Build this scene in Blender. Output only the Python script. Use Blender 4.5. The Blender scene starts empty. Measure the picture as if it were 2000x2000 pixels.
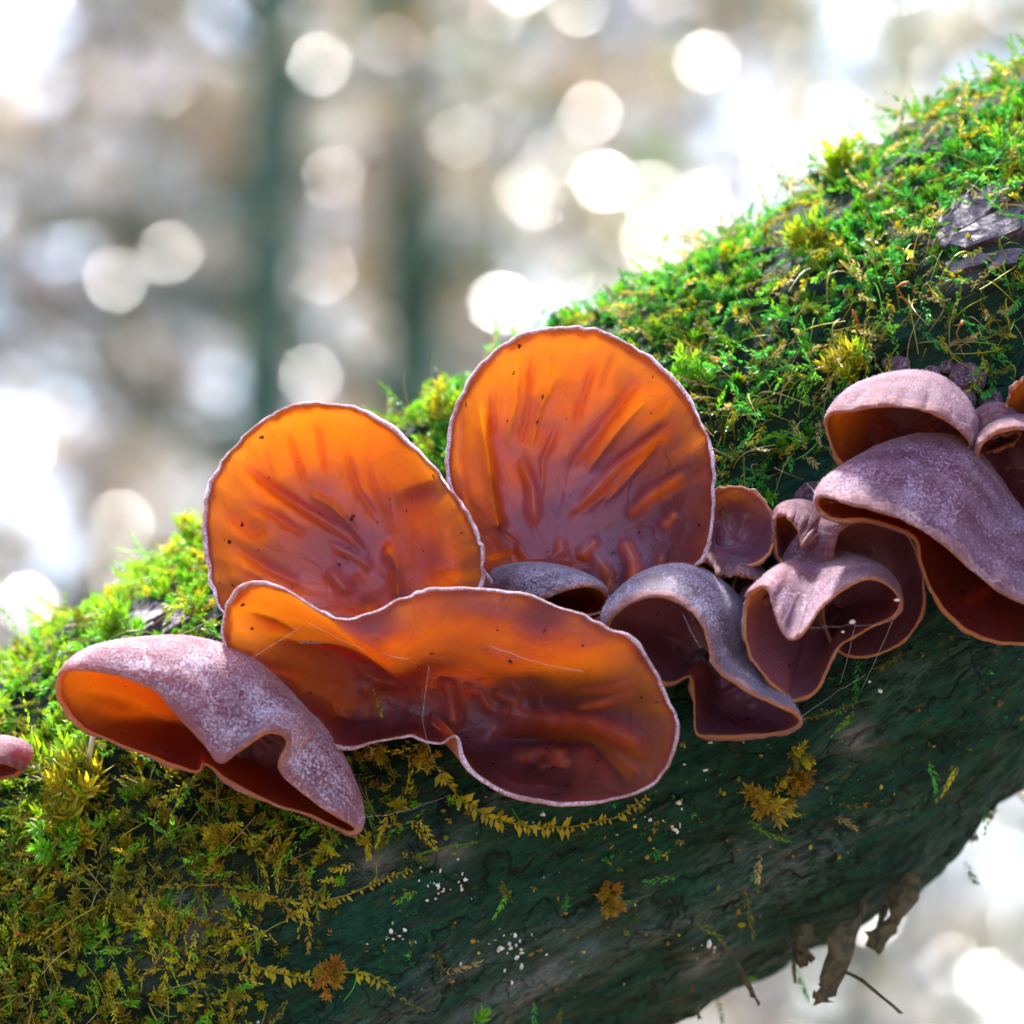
import bpy, math, random
import numpy as np
from mathutils import Vector, Matrix

# ------------------------------------------------------------------ camera, sky, sun, exposure
sc = bpy.context.scene
COL = sc.collection
PITCH = math.radians(12)
S, W = 1.0, 0.2                      # metres to the fungi, metres of picture width there
FOC = np.array([0.0, 0.0, 1.15])
RT = np.array([1.0, 0, 0])
UP = np.array([0, -math.sin(PITCH), math.cos(PITCH)])
FW = np.array([0, math.cos(PITCH), math.sin(PITCH)])
cd = bpy.data.cameras.new('camera'); cam = bpy.data.objects.new('camera', cd); COL.objects.link(cam)
cam.location = Vector(FOC - FW * S)
cam.rotation_euler = (math.pi / 2 + PITCH, 0, 0)
cd.sensor_width = 36; cd.sensor_height = 36; cd.lens = 180 * S
cd.clip_start = 0.05; cd.clip_end = 3000
cd.dof.use_dof = True; cd.dof.focus_distance = S - 0.012; cd.dof.aperture_fstop = 12.5
sc.camera = cam

SUN_EL, SUN_AZ = math.radians(67), math.radians(-14)     # azimuth from +Y, negative = left
sun_dir = np.array([math.sin(SUN_AZ) * math.cos(SUN_EL), math.cos(SUN_AZ) * math.cos(SUN_EL), math.sin(SUN_EL)])
wd = bpy.data.worlds.new('World'); sc.world = wd; wd.use_nodes = True
wn = wd.node_tree.nodes; wl = wd.node_tree.links
sky = wn.new('ShaderNodeTexSky'); sky.sky_type = 'NISHITA'; sky.sun_disc = False
sky.sun_elevation = SUN_EL; sky.sun_rotation = SUN_AZ
sky.air_density = 1.0; sky.dust_density = 3.0; sky.ozone_density = 1.0
bg = wn['Background']; bg.inputs['Strength'].default_value = 0.15
wl.new(sky.outputs[0], bg.inputs['Color'])
sd = bpy.data.lights.new('sun', 'SUN'); sd.energy = 4.0; sd.angle = math.radians(5); sd.color = (1, 0.96, 0.9)
so = bpy.data.objects.new('sun', sd); COL.objects.link(so)
so.rotation_euler = Vector(-sun_dir).to_track_quat('-Z', 'Y').to_euler(); so.location = (0, 0, 6)
vs = sc.view_settings; vs.view_transform = 'Standard'; vs.look = 'None'; vs.gamma = 1.0
vs.use_curve_mapping = False; vs.exposure = 2.45
sc.cycles.use_denoising = True
sc.cycles.max_bounces = 10; sc.cycles.transmission_bounces = 6; sc.cycles.transparent_max_bounces = 8
sc.cycles.sample_clamp_indirect = 8.0

# ------------------------------------------------------------------ helpers
rng = np.random.default_rng(7)

def w3(f):                                   # frame coordinates (right, up, depth) -> world
    f = np.asarray(f, float)
    return FOC + f[..., 0:1] * RT + f[..., 1:2] * UP + f[..., 2:3] * FW

def fr(p):                                   # (px, py, depth in m) -> frame coordinates
    p = np.asarray(p, float); k = (S + p[..., 2]) / S
    return np.stack([(p[..., 0] - 1000) / 2000 * W * k, (1000 - p[..., 1]) / 2000 * W * k, p[..., 2]], -1)

def pxof(f):                                 # frame -> pixel
    k = (S + f[..., 2]) / S
    return np.stack([f[..., 0] / k / W * 2000 + 1000, 1000 - f[..., 1] / k / W * 2000], -1)

def frame_of(p):                             # world -> frame
    d = np.asarray(p) - FOC
    return np.stack([d @ RT, d @ UP, d @ FW], -1)

def _hash(i, j, k, seed):
    h = (i * 374761393 + j * 668265263 + k * 2147483647 * 3 + seed * 1274126177) & 0xFFFFFFFF
    h = ((h ^ (h >> 13)) * 1274126177) & 0xFFFFFFFF
    h = ((h ^ (h >> 16)) * 2246822519) & 0xFFFFFFFF
    return ((h ^ (h >> 15)) & 0xFFFFFF) / float(0xFFFFFF)

def vnoise(p, seed=0):
    p = np.asarray(p, float); i = np.floor(p).astype(np.int64); f = p - i; f = f * f * (3 - 2 * f)
    r = 0
    for a in (0, 1):
        for b in (0, 1):
            for c in (0, 1):
                w = (f[..., 0] if a else 1 - f[..., 0]) * (f[..., 1] if b else 1 - f[..., 1]) * (f[..., 2] if c else 1 - f[..., 2])
                r = r + w * _hash(i[..., 0] + a, i[..., 1] + b, i[..., 2] + c, seed)
    return r * 2 - 1

def fbm(p, oct=4, seed=0):
    r = 0; a = 1; p = np.asarray(p, float)
    for o in range(oct):
        r = r + a * vnoise(p * 2 ** o + 17.3 * o, seed + o); a *= 0.5
    return r

def norm(v):
    return v / np.maximum(np.linalg.norm(v, axis=-1, keepdims=True), 1e-12)

def mesh_obj(name, v, faces, mats, parent=None, loc=None, fmat=None, col=None, smooth=True, attr=None):
    """v world coordinates (N,3); faces: list of (M,3) / (M,4) arrays."""
    v = np.asarray(v, float)
    if loc is not None: v = v - np.asarray(loc)
    me = bpy.data.meshes.new(name)
    faces = [np.asarray(f, np.int32) for f in faces if len(f)]
    idx = np.concatenate([f.ravel() for f in faces])
    tot = np.concatenate([np.full(len(f), f.shape[1], np.int32) for f in faces])
    st = np.concatenate([[0], np.cumsum(tot)[:-1]]).astype(np.int32)
    me.vertices.add(len(v)); me.vertices.foreach_set('co', v.astype(np.float32).ravel())
    me.loops.add(len(idx)); me.loops.foreach_set('vertex_index', idx)
    me.polygons.add(len(tot)); me.polygons.foreach_set('loop_start', st); me.polygons.foreach_set('loop_total', tot)
    for m in (mats if isinstance(mats, (list, tuple)) else [mats]): me.materials.append(m)
    if fmat is not None: me.polygons.foreach_set('material_index', np.asarray(fmat, np.int32))
    me.update(calc_edges=True)
    me.polygons.foreach_set('use_smooth', np.full(len(tot), smooth))
    if col is not None:
        a = me.color_attributes.new('col', 'FLOAT_COLOR', 'POINT')
        c = np.ones((len(v), 4), np.float32); c[:, :3] = col; a.data.foreach_set('color', c.ravel())
    for k, val in (attr or {}).items():
        a = me.attributes.new(k, 'FLOAT', 'POINT'); a.data.foreach_set('value', np.asarray(val, np.float32))
    o = bpy.data.objects.new(name, me); COL.objects.link(o)
    if parent is not None: o.parent = parent
    if loc is not None and parent is None: o.location = Vector(loc)
    return o

def tag(o, label=None, cat=None, group=None, kind=None):
    if label: o['label'] = label
    if cat: o['category'] = cat
    if group: o['group'] = group
    if kind: o['kind'] = kind
    return o

def thing(name, loc, label, cat, group=None):
    o = bpy.data.objects.new(name, None); COL.objects.link(o); o.location = Vector(loc); o.empty_display_size = 0.02
    return tag(o, label, cat, group)

def tube(path, rad, n=6, cap=True):
    """path (K,3), rad (K,) -> verts, [quads, tris]"""
    path = np.asarray(path, float); K = len(path); rad = np.broadcast_to(np.asarray(rad, float), (K,))
    t = norm(np.gradient(path, axis=0))
    ref = np.array([0.31, 0.27, 0.91]); a = norm(np.cross(t, ref)); b = np.cross(t, a)
    th = np.linspace(0, 2 * np.pi, n, endpoint=False)
    v = path[:, None] + rad[:, None, None] * (np.cos(th)[None, :, None] * a[:, None] + np.sin(th)[None, :, None] * b[:, None])
    v = v.reshape(-1, 3); i = np.arange(K - 1)[:, None] * n; j = np.arange(n)[None]; j2 = (j + 1) % n
    q = np.stack([i + j, i + j2, i + n + j2, i + n + j], -1).reshape(-1, 4); tr = []
    if cap:
        v = np.vstack([v, path[0], path[-1]]); c0, c1 = K * n, K * n + 1
        jj = np.arange(n); tr = np.vstack([np.stack([np.full(n, c0), (jj + 1) % n, jj], -1), np.stack([np.full(n, c1), (K - 1) * n + jj, (K - 1) * n + (jj + 1) % n], -1)])
    return v, q, tr

class MB:
    def __init__(s): s.v = []; s.q = []; s.t = []; s.c = []; s.n = 0
    def add(s, v, q=(), t=(), c=None):
        v = np.asarray(v, float); s.v.append(v)
        if len(q): s.q.append(np.asarray(q) + s.n)
        if len(t): s.t.append(np.asarray(t) + s.n)
        if c is not None: s.c.append(np.broadcast_to(np.asarray(c, float), (len(v), 3)))
        s.n += len(v)
    def tube(s, path, rad, n=6, c=None, cap=True):
        v, q, t = tube(path, rad, n, cap); s.add(v, q, t, c)
    def build(s, name, mats, parent=None, loc=None, smooth=True):
        f = []
        if s.q: f.append(np.vstack(s.q))
        if s.t: f.append(np.vstack(s.t))
        return mesh_obj(name, np.vstack(s.v), f, mats, parent, loc, col=np.vstack(s.c) if s.c else None, smooth=smooth)

# ------------------------------------------------------------------ materials
def mat(name):
    m = bpy.data.materials.new(name); m.use_nodes = True
    nt = m.node_tree; nt.nodes.clear()
    out = nt.nodes.new('ShaderNodeOutputMaterial')
    def N(t, inp=None, **kw):
        n = nt.nodes.new('ShaderNode' + t)
        for k, v in kw.items(): setattr(n, k, v)
        for k, v in (inp or {}).items():
            if isinstance(v, bpy.types.NodeSocket): nt.links.new(v, n.inputs[k])
            else: n.inputs[k].default_value = v
        return n
    def ramp(fac, stops):
        n = N('ValToRGB', {0: fac}); e = n.color_ramp.elements
        while len(e) < len(stops): e.new(0.5)
        for i, (p, c) in enumerate(stops):
            e[i].position = p; e[i].color = (*(c if isinstance(c, (tuple, list)) else (c, c, c)), 1)
        return n.outputs[0]
    def mix(f, a, b, mode='MIX'):
        n = N('MixRGB', {0: f}, blend_type=mode)
        for k, v in ((1, a), (2, b)):
            if isinstance(v, bpy.types.NodeSocket): nt.links.new(v, n.inputs[k])
            else: n.inputs[k].default_value = (*v, 1)
        return n.outputs[0]
    def noise(scale, detail=4, rough=0.55, co=None, dist=0):
        d = {'Scale': scale, 'Detail': detail, 'Roughness': rough, 'Distortion': dist}
        if co is not None: d['Vector'] = co
        else: d['Vector'] = N('TexCoord').outputs['Object']
        return N('TexNoise', d).outputs[0]
    def done(sh): nt.links.new(sh, out.inputs['Surface'])
    return m, N, ramp, mix, noise, done

def c3(*c): return (*c, 1)

def flesh_volume(N, m, k=1.0):
    v = N('VolumeAbsorption', {'Color': c3(0.985, 0.80, 0.05), 'Density': 1700.0 * k})
    m.node_tree.links.new(v.outputs[0], [n for n in m.node_tree.nodes if n.type == 'OUTPUT_MATERIAL'][0].inputs['Volume'])

def fungus_inner(name, mauve=(0.17, 0.062, 0.095), tr=0.80, k=1.0):
    m, N, ramp, mix, noise, done = mat(name)
    rt = N('Attribute', attribute_name='rt').outputs['Fac']
    n1 = noise(70, 4); n2 = noise(420, 3); n4 = noise(150, 5, 0.6, None, 0.8); n6 = noise(45, 3, 0.5, None, 1.0)
    spots = ramp(n2, [(0.27, 1), (0.31, 0)])
    ridge = ramp(N('Math', {0: N('Math', {0: n6, 1: 0.5}, operation='SUBTRACT').outputs[0]}, operation='ABSOLUTE').outputs[0], [(0.0, 1), (0.03, 0)])
    h = N('Math', {0: n4, 1: N('Math', {0: ridge, 1: 0.25}, operation='MULTIPLY').outputs[0]}, operation='ADD').outputs[0]
    b = N('Bump', {'Strength': 0.5, 'Distance': 0.0010, 'Height': h}).outputs[0]
    tc = mix(ramp(n1, [(0.3, 0), (0.75, 1)]), (0.98, 0.54, 0.15), (0.95, 0.46, 0.12))
    tc = mix(spots, tc, (0.12, 0.03, 0.02))
    t = N('BsdfTranslucent', {'Color': tc, 'Normal': b})
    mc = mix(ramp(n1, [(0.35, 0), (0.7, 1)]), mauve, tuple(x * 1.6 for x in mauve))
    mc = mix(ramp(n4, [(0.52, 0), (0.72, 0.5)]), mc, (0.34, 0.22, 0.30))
    dust = ramp(noise(2600, 2), [(0.70, 0), (0.76, 1)])
    mc = mix(dust, mc, (0.6, 0.5, 0.52)); mc = mix(spots, mc, (0.05, 0.015, 0.02))
    p = N('BsdfPrincipled', {'Base Color': mc, 'Roughness': 0.32, 'Specular IOR Level': 0.6, 'Specular Tint': c3(0.95, 0.88, 1.0), 'Normal': b})
    opac = ramp(N('Math', {0: rt, 1: N('Math', {0: n1, 1: 0.5}, operation='MULTIPLY').outputs[0]}, operation='ADD').outputs[0], [(0.55, tr + 0.05), (1.1, tr - 0.20)])     # less translucent towards the foot
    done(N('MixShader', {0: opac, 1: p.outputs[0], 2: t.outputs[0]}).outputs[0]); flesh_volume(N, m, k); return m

def fungus_felt(name, dark=(0.13, 0.055, 0.062), light=(0.55, 0.46, 0.52), lo=0.45, hi=0.75, tr=0.3, vol=True, warm=None):
    m, N, ramp, mix, noise, done = mat(name)
    fz = noise(2100, 3, 0.8); n1 = noise(110, 4, 0.6); n5 = noise(45, 3)
    rt = N('Attribute', attribute_name='rt').outputs['Fac']
    nf = N('Math', {0: fz, 1: N('Math', {0: n1, 1: 0.45}, operation='MULTIPLY').outputs[0]}, operation='ADD').outputs[0]
    c = mix(ramp(nf, [(lo + 0.22, 0), (lo + 0.38, 1)]), dark, light)
    c = mix(ramp(n5, [(0.4, 0), (0.65, 0.55)]), c, tuple(x * 0.55 for x in dark))
    zone = N('TexWave', {'Vector': N('CombineXYZ', {0: rt}).outputs[0], 'Scale': 2.2, 'Distortion': 2.5, 'Detail': 2.0, 'Detail Scale': 1.5}).outputs[1]
    c = mix(N('Math', {0: zone, 1: 0.10}, operation='MULTIPLY').outputs[0], c, light)
    if warm:
        c = mix(ramp(N('Math', {0: rt, 1: N('Math', {0: n1, 1: 0.35}, operation='MULTIPLY').outputs[0]}, operation='ADD').outputs[0], [(0.45, 1), (0.75, 0)]), c, warm)
    b = N('Bump', {'Strength': 0.6, 'Distance': 0.0004, 'Height': fz}).outputs[0]
    p = N('BsdfPrincipled', {'Base Color': c, 'Roughness': 0.7, 'Specular IOR Level': 0.3, 'Normal': b, 'Sheen Weight': 0.2, 'Sheen Roughness': 0.4, 'Sheen Tint': c3(0.9, 0.82, 1.0)})
    t = N('BsdfTranslucent', {'Color': c3(0.98, 0.66, 0.25), 'Normal': b})
    done(N('MixShader', {0: tr, 1: p.outputs[0], 2: t.outputs[0]}).outputs[0])
    if vol: flesh_volume(N, m)
    return m

M = {}
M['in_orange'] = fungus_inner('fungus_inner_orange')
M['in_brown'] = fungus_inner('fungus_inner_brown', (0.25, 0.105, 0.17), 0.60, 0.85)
M['felt_cup'] = fungus_felt('fungus_felt_cup', (0.10, 0.06, 0.085), (0.5, 0.44, 0.52), tr=0.8)
M['felt_grey'] = fungus_felt('fungus_felt_grey', (0.04, 0.022, 0.042), (0.48, 0.41, 0.56), 0.50, 0.74, 0.2)
M['felt_mauve'] = fungus_felt('fungus_felt_mauve', (0.075, 0.012, 0.036), (0.56, 0.38, 0.54), 0.52, 0.78, 0.38)
M['felt_white'] = fungus_felt('fungus_felt_white', (0.13, 0.03, 0.06), (0.80, 0.70, 0.84), 0.48, 0.68, 0.5)
M['rim_white'] = fungus_felt('fungus_rim_white', (0.30, 0.13, 0.14), (0.8, 0.72, 0.86), 0.44, 0.66, 0.3, False)
M['rim_pink'] = fungus_felt('fungus_rim_pink', (0.20, 0.065, 0.09), (0.66, 0.50, 0.60), 0.52, 0.74, 0.5, False, (0.72, 0.27, 0.07))
def hair_mat():
    m, N, ramp, mix, noise, done = mat('felt_hair')
    p = N('BsdfDiffuse', {'Color': c3(0.45, 0.36, 0.45)}); t = N('BsdfTranslucent', {'Color': c3(0.5, 0.4, 0.48)})
    done(N('MixShader', {0: 0.5, 1: p.outputs[0], 2: t.outputs[0]}).outputs[0]); return m
M['hair'] = hair_mat()

def leafy(name, trans=0.45, rough=0.45, spec=0.4):
    m, N, ramp, mix, noise, done = mat(name)
    a = N('VertexColor', layer_name='col').outputs[0]
    p = N('BsdfPrincipled', {'Base Color': a, 'Roughness': rough, 'Specular IOR Level': spec})
    t = N('BsdfTranslucent', {'Color': mix(1.0, a, (1.0, 1.0, 0.55), 'MULTIPLY')})
    done(N('MixShader', {0: trans, 1: p.outputs[0], 2: t.outputs[0]}).outputs[0]); return m
M['moss'] = leafy('moss_leaf', 0.4, 0.5, 0.35)
M['tree_leaf'] = leafy('tree_leaf', 0.35, 0.16, 0.9)
M['debris'] = leafy('debris', 0.0, 0.7, 0.3)

def bark_mat():
    m, N, ramp, mix, noise, done = mat('bark')
    tc = N('TexCoord').outputs['Object']
    mp = N('Mapping', {0: tc, 'Rotation': (0, 0, 0), 'Scale': (0.28, 1, 1)}).outputs[0]    # stretched along the grain (x)
    g = noise(260, 6, 0.65, mp, 0.4); g2 = noise(60, 5, 0.6, tc); g3 = noise(900, 4, 0.7, mp); g4 = noise(35, 4, 0.6, mp)
    vor = N('TexVoronoi', {'Vector': N('Mapping', {0: N('MixRGB', {0: 0.025, 1: tc, 2: N('TexNoise', {'Vector': tc, 'Scale': 90.0, 'Detail': 3.0}).outputs[1]}).outputs[0], 'Scale': (0.3, 1, 1)}).outputs[0], 'Scale': 75.0}, feature='DISTANCE_TO_EDGE').outputs[0]
    crack = ramp(N('Math', {0: vor, 1: N('Math', {0: noise(220, 4, 0.7, mp), 1: 0.22}, operation='MULTIPLY').outputs[0]}, operation='ADD').outputs[0], [(0.085, 0), (0.14, 1)])
    g5 = noise(130, 6, 0.7, mp, 0.6)
    base = mix(ramp(g, [(0.3, 0), (0.7, 1)]), (0.006, 0.008, 0.010), (0.05, 0.048, 0.052))
    green = mix(ramp(g3, [(0.32, 0), (0.68, 1)]), (0.003, 0.030, 0.022), (0.017, 0.105, 0.056))
    c = mix(ramp(g5, [(0.28, 0), (0.45, 1)]), base, green)
    yel = ramp(noise(700, 5, 0.7, mp, 0.8), [(0.55, 0), (0.66, 0.8)])
    yel = mix(ramp(g2, [(0.42, 0), (0.6, 1)]), (0, 0, 0), yel)
    c = mix(yel, c, (0.09, 0.085, 0.008))
    och = ramp(noise(420, 4, 0.6, mp), [(0.62, 0), (0.70, 0.8)])
    c = mix(och, c, (0.12, 0.085, 0.012))
    rust = ramp(noise(330, 3, 0.6, tc), [(0.70, 0), (0.74, 1)])
    c = mix(rust, c, (0.20, 0.08, 0.02))
    lich = ramp(g4, [(0.56, 0), (0.68, 0.85)])
    lich2 = mix(ramp(g3, [(0.36, 0), (0.6, 1)]), (0, 0, 0), lich, 'MIX')
    c = mix(lich2, c, (0.15, 0.18, 0.175))
    dots = ramp(noise(1100, 2, 0.5, tc), [(0.745, 0), (0.765, 1)])
    c = mix(dots, c, (0.36, 0.40, 0.39))
    c = mix(ramp(noise(190, 6, 0.75, mp, 1.0), [(0.36, 0.7), (0.50, 0)]), c, (0.005, 0.013, 0.013))
    c = mix(crack, tuple((0.006, 0.013, 0.011)), c)
    gy = N('Attribute', attribute_name='grey').outputs['Fac']
    c = mix(N('Math', {0: gy, 1: ramp(noise(300, 5, 0.7, mp), [(0.38, 0), (0.62, 1)])}, operation='MULTIPLY').outputs[0], c, (0.26, 0.27, 0.27))
    ms = N('Attribute', attribute_name='moss').outputs['Fac']
    c = mix(ms, c, (0.010, 0.024, 0.006))
    br = N('Attribute', attribute_name='bare').outputs['Fac']
    c = mix(br, c, mix(ramp(g, [(0.35, 0), (0.7, 1)]), (0.03, 0.02, 0.03), (0.20, 0.15, 0.18)))
    h = N('Math', {0: N('Math', {0: g, 1: g3}, operation='ADD').outputs[0], 1: N('Math', {0: crack, 1: g5}, operation='ADD').outputs[0]}, operation='ADD').outputs[0]
    b = N('Bump', {'Strength': 1.0, 'Distance': 0.004, 'Height': h}).outputs[0]
    p = N('BsdfPrincipled', {'Base Color': c, 'Roughness': 0.8, 'Specular IOR Level': 0.18, 'Normal': b})
    done(p.outputs[0]); return m
M['bark'] = bark_mat()

def simple(name, c1, c2, scale, rough=0.7, bump=0.5, dist=0.002):
    m, N, ramp, mix, noise, done = mat(name)
    n = noise(scale, 5, 0.6)
    c = mix(ramp(n, [(0.3, 0), (0.7, 1)]), c1, c2)
    b = N('Bump', {'Strength': bump, 'Distance': dist, 'Height': n}).outputs[0]
    done(N('BsdfPrincipled', {'Base Color': c, 'Roughness': rough, 'Normal': b}).outputs[0]); return m
M['bark_plate'] = simple('bark_plate', (0.03, 0.02, 0.032), (0.17, 0.125, 0.165), 500, 0.65, 0.9, 0.002)
M['rotten'] = simple('rotten_wood', (0.012, 0.010, 0.004), (0.11, 0.075, 0.022), 420, 0.8, 0.9, 0.002)
M['white'] = simple('white_mould', (0.6, 0.6, 0.6), (0.85, 0.85, 0.85), 900, 0.8, 0.4, 0.0005)
M['straw'] = simple('straw', (0.4, 0.36, 0.28), (0.7, 0.66, 0.55), 300)
M['trunk_green'] = simple('trunk_green', (0.02, 0.06, 0.04), (0.08, 0.15, 0.09), 14, 0.8, 0.6, 0.02)
M['trunk_grey'] = simple('trunk_grey', (0.08, 0.075, 0.08), (0.2, 0.18, 0.18), 14, 0.8, 0.6, 0.02)
M['ground'] = simple('leaf_litter', (0.03, 0.022, 0.012), (0.12, 0.07, 0.04), 3, 0.8, 0.6, 0.05)
def silk():
    m, N, ramp, mix, noise, done = mat('spider_silk')
    p = N('BsdfPrincipled', {'Base Color': c3(0.8, 0.8, 0.82), 'Roughness': 0.25, 'Specular IOR Level': 0.8}); done(p.outputs[0]); return m
M['silk'] = silk()

# ------------------------------------------------------------------ ground
gx = np.linspace(-1, 1, 90); gx = np.sign(gx) * (np.abs(gx) ** 3) * 900
X, Y = np.meshgrid(gx, gx, indexing='ij')
Z = 0.10 * fbm(np.stack([X * 0.25, Y * 0.25, X * 0], -1), 4, 3) * np.clip(20 / (1 + np.hypot(X, Y)), 0.3, 1) - 0.05
i = np.arange(89)[:, None] * 90; j = np.arange(89)[None]
q = np.stack([i + j, i + 90 + j, i + 91 + j, i + 1 + j], -1).reshape(-1, 4)
tag(mesh_obj('ground', np.stack([X, Y, Z], -1).reshape(-1, 3), [q], M['ground']), kind='structure')

# ------------------------------------------------------------------ the leaning mossy trunk
ANG = math.radians(30.5)
AX = np.array([math.cos(ANG), math.sin(ANG), 0.0])          # frame coordinates
NV = np.array([-math.sin(ANG), math.cos(ANG), 0.0])         # up across the trunk
WA, RAD = 0.062, 0.0640
A0 = fr(np.array([1000, 2018, WA]) * [1, 1, 1] + np.array([0, -590, 0]))

def log_radius(s, phi):
    # phi 0 = up across the trunk, +90 deg = towards the camera
    p = np.stack([s * 22, np.cos(phi) * 1.6, np.sin(phi) * 1.6], -1)
    r = RAD + 0.0035 * fbm(p, 3, 11)
    pf = np.stack([s * 90, np.cos(phi) * 14, np.sin(phi) * 14], -1)
    r = r + 0.0015 * fbm(pf, 4, 23) + 0.0007 * np.abs(fbm(np.stack([s * 120, np.cos(phi) * 34, np.sin(phi) * 34], -1), 3, 29))
    # a broken ledge of bark low on the right: below it the wood is thinner
    edge = 2.18 + 0.10 * vnoise(np.stack([s * 45, s * 0 + 3, s * 0], -1), 5) + 0.05 * vnoise(np.stack([s * 150, s * 0 + 3, s * 0], -1), 6)
    step = np.clip((phi - edge) / 0.035, 0, 1) * np.clip((s - 0.01) / 0.02, 0, 1) * (phi < 3.3)
    r = r - 0.0035 * step
    # long cracks
    for k, (ph, s0, s1, d) in enumerate([(1.75, 0.03, 0.12, .0016), (1.95, -0.02, 0.06, .0012), (2.05, 0.05, 0.13, .002), (1.62, 0.07, 0.15, .0014), (0.6, 0.08, 0.16, .0016)]):
        wob = 0.03 * vnoise(np.stack([s * 60, s * 0 + k, s * 0], -1), 31 + k)
        r = r - d * np.exp(-((phi - ph - wob) / 0.012) ** 2) * np.clip((s - s0) / 0.01, 0, 1) * np.clip((s1 - s) / 0.01, 0, 1)
    # swelling on the underside, right of the middle
    r = r + 0.0088 * np.exp(-((s - 0.043) / 0.034) ** 2) * np.exp(-((phi - 2.9) / 0.75) ** 2)
    far = np.clip(np.abs(s) - 0.2, 0, None)
    return r * (1 + 0.10 * np.clip(-s - 0.2, 0, None) - 0.06 * np.clip(s - 0.2, 0, None)) + 0.004 * far * fbm(p * 0.3, 2, 8)

def log_pt(s, phi, extra=0.0):
    r = log_radius(s, phi) + extra
    bend = 0.10 * np.clip(np.abs(s) - 0.25, 0, None) ** 2
    return A0 + s[..., None] * AX + (r * np.cos(phi))[..., None] * NV + np.stack([0 * s, -0.12 * bend, -(r * np.sin(phi))], -1)

def topv(px, py): return (py - (1290 - 0.59 * px)) * 0.861          # px below the upper edge

def sstep(a, b, x):
    t = np.clip((x - a) / (b - a), 0, 1); return t * t * (3 - 2 * t)

BARE = [(1925, 425, 110, 60), (1860, 540, 60, 30), (300, 1215, 70, 45), (1330, 1010, 60, 40), (1480, 640, 90, 26), (1250, 700, 60, 22), (1600, 560, 70, 22), (400, 1760, 60, 40), (1780, 640, 80, 26)]
def moss_density(px, py, fac=None):
    v = topv(px, py)
    right = 1 - 0.985 * sstep(330, 580, v)
    left = 1 - sstep(560, 800, v + 0 * px)
    leftlow = 0.75 * (1 - sstep(330, 760, px + 0.25 * (py - 1700)))
    k = sstep(450, 1000, px)
    d = (1 - k) * np.maximum(left, leftlow) + k * right
    for x, y, rx, ry in BARE:
        d = d * (1 - np.exp(-(((px - x) / rx) ** 2 + ((py - y) / ry) ** 2) ** 2))
    return d

sv = np.concatenate([np.linspace(-2.28, -0.22, 60, endpoint=False), np.linspace(-0.22, 0.22, 440), np.linspace(0.22, 1.7, 44)[1:]])
pv = np.linspace(-np.pi, np.pi, 420, endpoint=False) + np.pi / 2
SS, PP = np.meshgrid(sv, pv, indexing='ij')
phiw = np.mod(PP, 2 * np.pi)
LF = log_pt(SS, phiw)
pxl = pxof(LF)
front = np.sin(phiw) > -0.15
md = np.where(front, moss_density(pxl[..., 0], pxl[..., 1]), np.where(np.cos(phiw) > -0.3, 0.8, 0.2))
md = np.where(np.abs(SS) > 0.25, np.where(np.cos(phiw) > 0, 0.8, 0.2), md)
bare = np.zeros_like(md)
for x, y, rx, ry in BARE[:3]:
    bare = np.maximum(bare, np.exp(-(((pxl[..., 0] - x) / rx) ** 2 + ((pxl[..., 1] - y) / ry) ** 2) ** 2))
bare = np.where(front & (np.abs(SS) < 0.25), bare, 0)
grey = np.zeros_like(md)
for x, y, rx, ry in [(330, 1790, 150, 110), (720, 1690, 55, 26), (1010, 1945, 190, 34), (880, 1665, 40, 26), (1390, 1870, 70, 24), (1680, 1440, 40, 34)]:
    u_ = (pxl[..., 0] - x) * 0.86 - (pxl[..., 1] - y) * 0.5; v2 = (pxl[..., 0] - x) * 0.5 + (pxl[..., 1] - y) * 0.86
    grey = np.maximum(grey, np.exp(-((u_ / rx) ** 2 + (v2 / ry) ** 2)))
grey = np.where(front & (np.abs(SS) < 0.25), grey, 0)
md = md * (1 - 0.6 * grey)
nS, nP = SS.shape
i = np.arange(nS - 1)[:, None] * nP; j = np.arange(nP)[None]; j2 = (j + 1) % nP
q = np.stack([i + j, i + j2, i + nP + j2, i + nP + j], -1).reshape(-1, 4)
lv = LF.reshape(-1, 3)
ends = np.stack([A0 + sv[0] * AX, A0 + (sv[-1] + 0.06) * AX])
nn = len(lv); jj = np.arange(nP)
tr = np.vstack([np.stack([np.full(nP, nn), jj, (jj + 1) % nP], -1)[:, ::-1], np.stack([np.full(nP, nn + 1), (nS - 1) * nP + jj, (nS - 1) * nP + (jj + 1) % nP], -1)])
log_loc = w3(A0)
trunk = thing('leaning_trunk', log_loc, 'leaning mossy tree trunk with dark green bark that carries all the ear fungi', 'tree trunk')
# bark object in trunk-aligned axes so the grain follows the trunk
ax_w, nv_w = w3(A0 + AX) - log_loc, w3(A0 + NV) - log_loc
third = np.cross(ax_w, nv_w)
R3 = np.stack([ax_w, nv_w, third], 1)
vw = w3(np.vstack([lv, ends])) - log_loc
bo = mesh_obj('bark', vw @ R3, [q, tr], M['bark'], trunk, attr={'moss': np.append((np.clip(md, 0, 1) * 0.85).ravel(), [0, 0]), 'bare': np.append(bare.ravel(), [0, 0]), 'grey': np.append(grey.ravel(), [0, 0])})
bo.rotation_euler = Matrix(R3.tolist()).to_euler()

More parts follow.
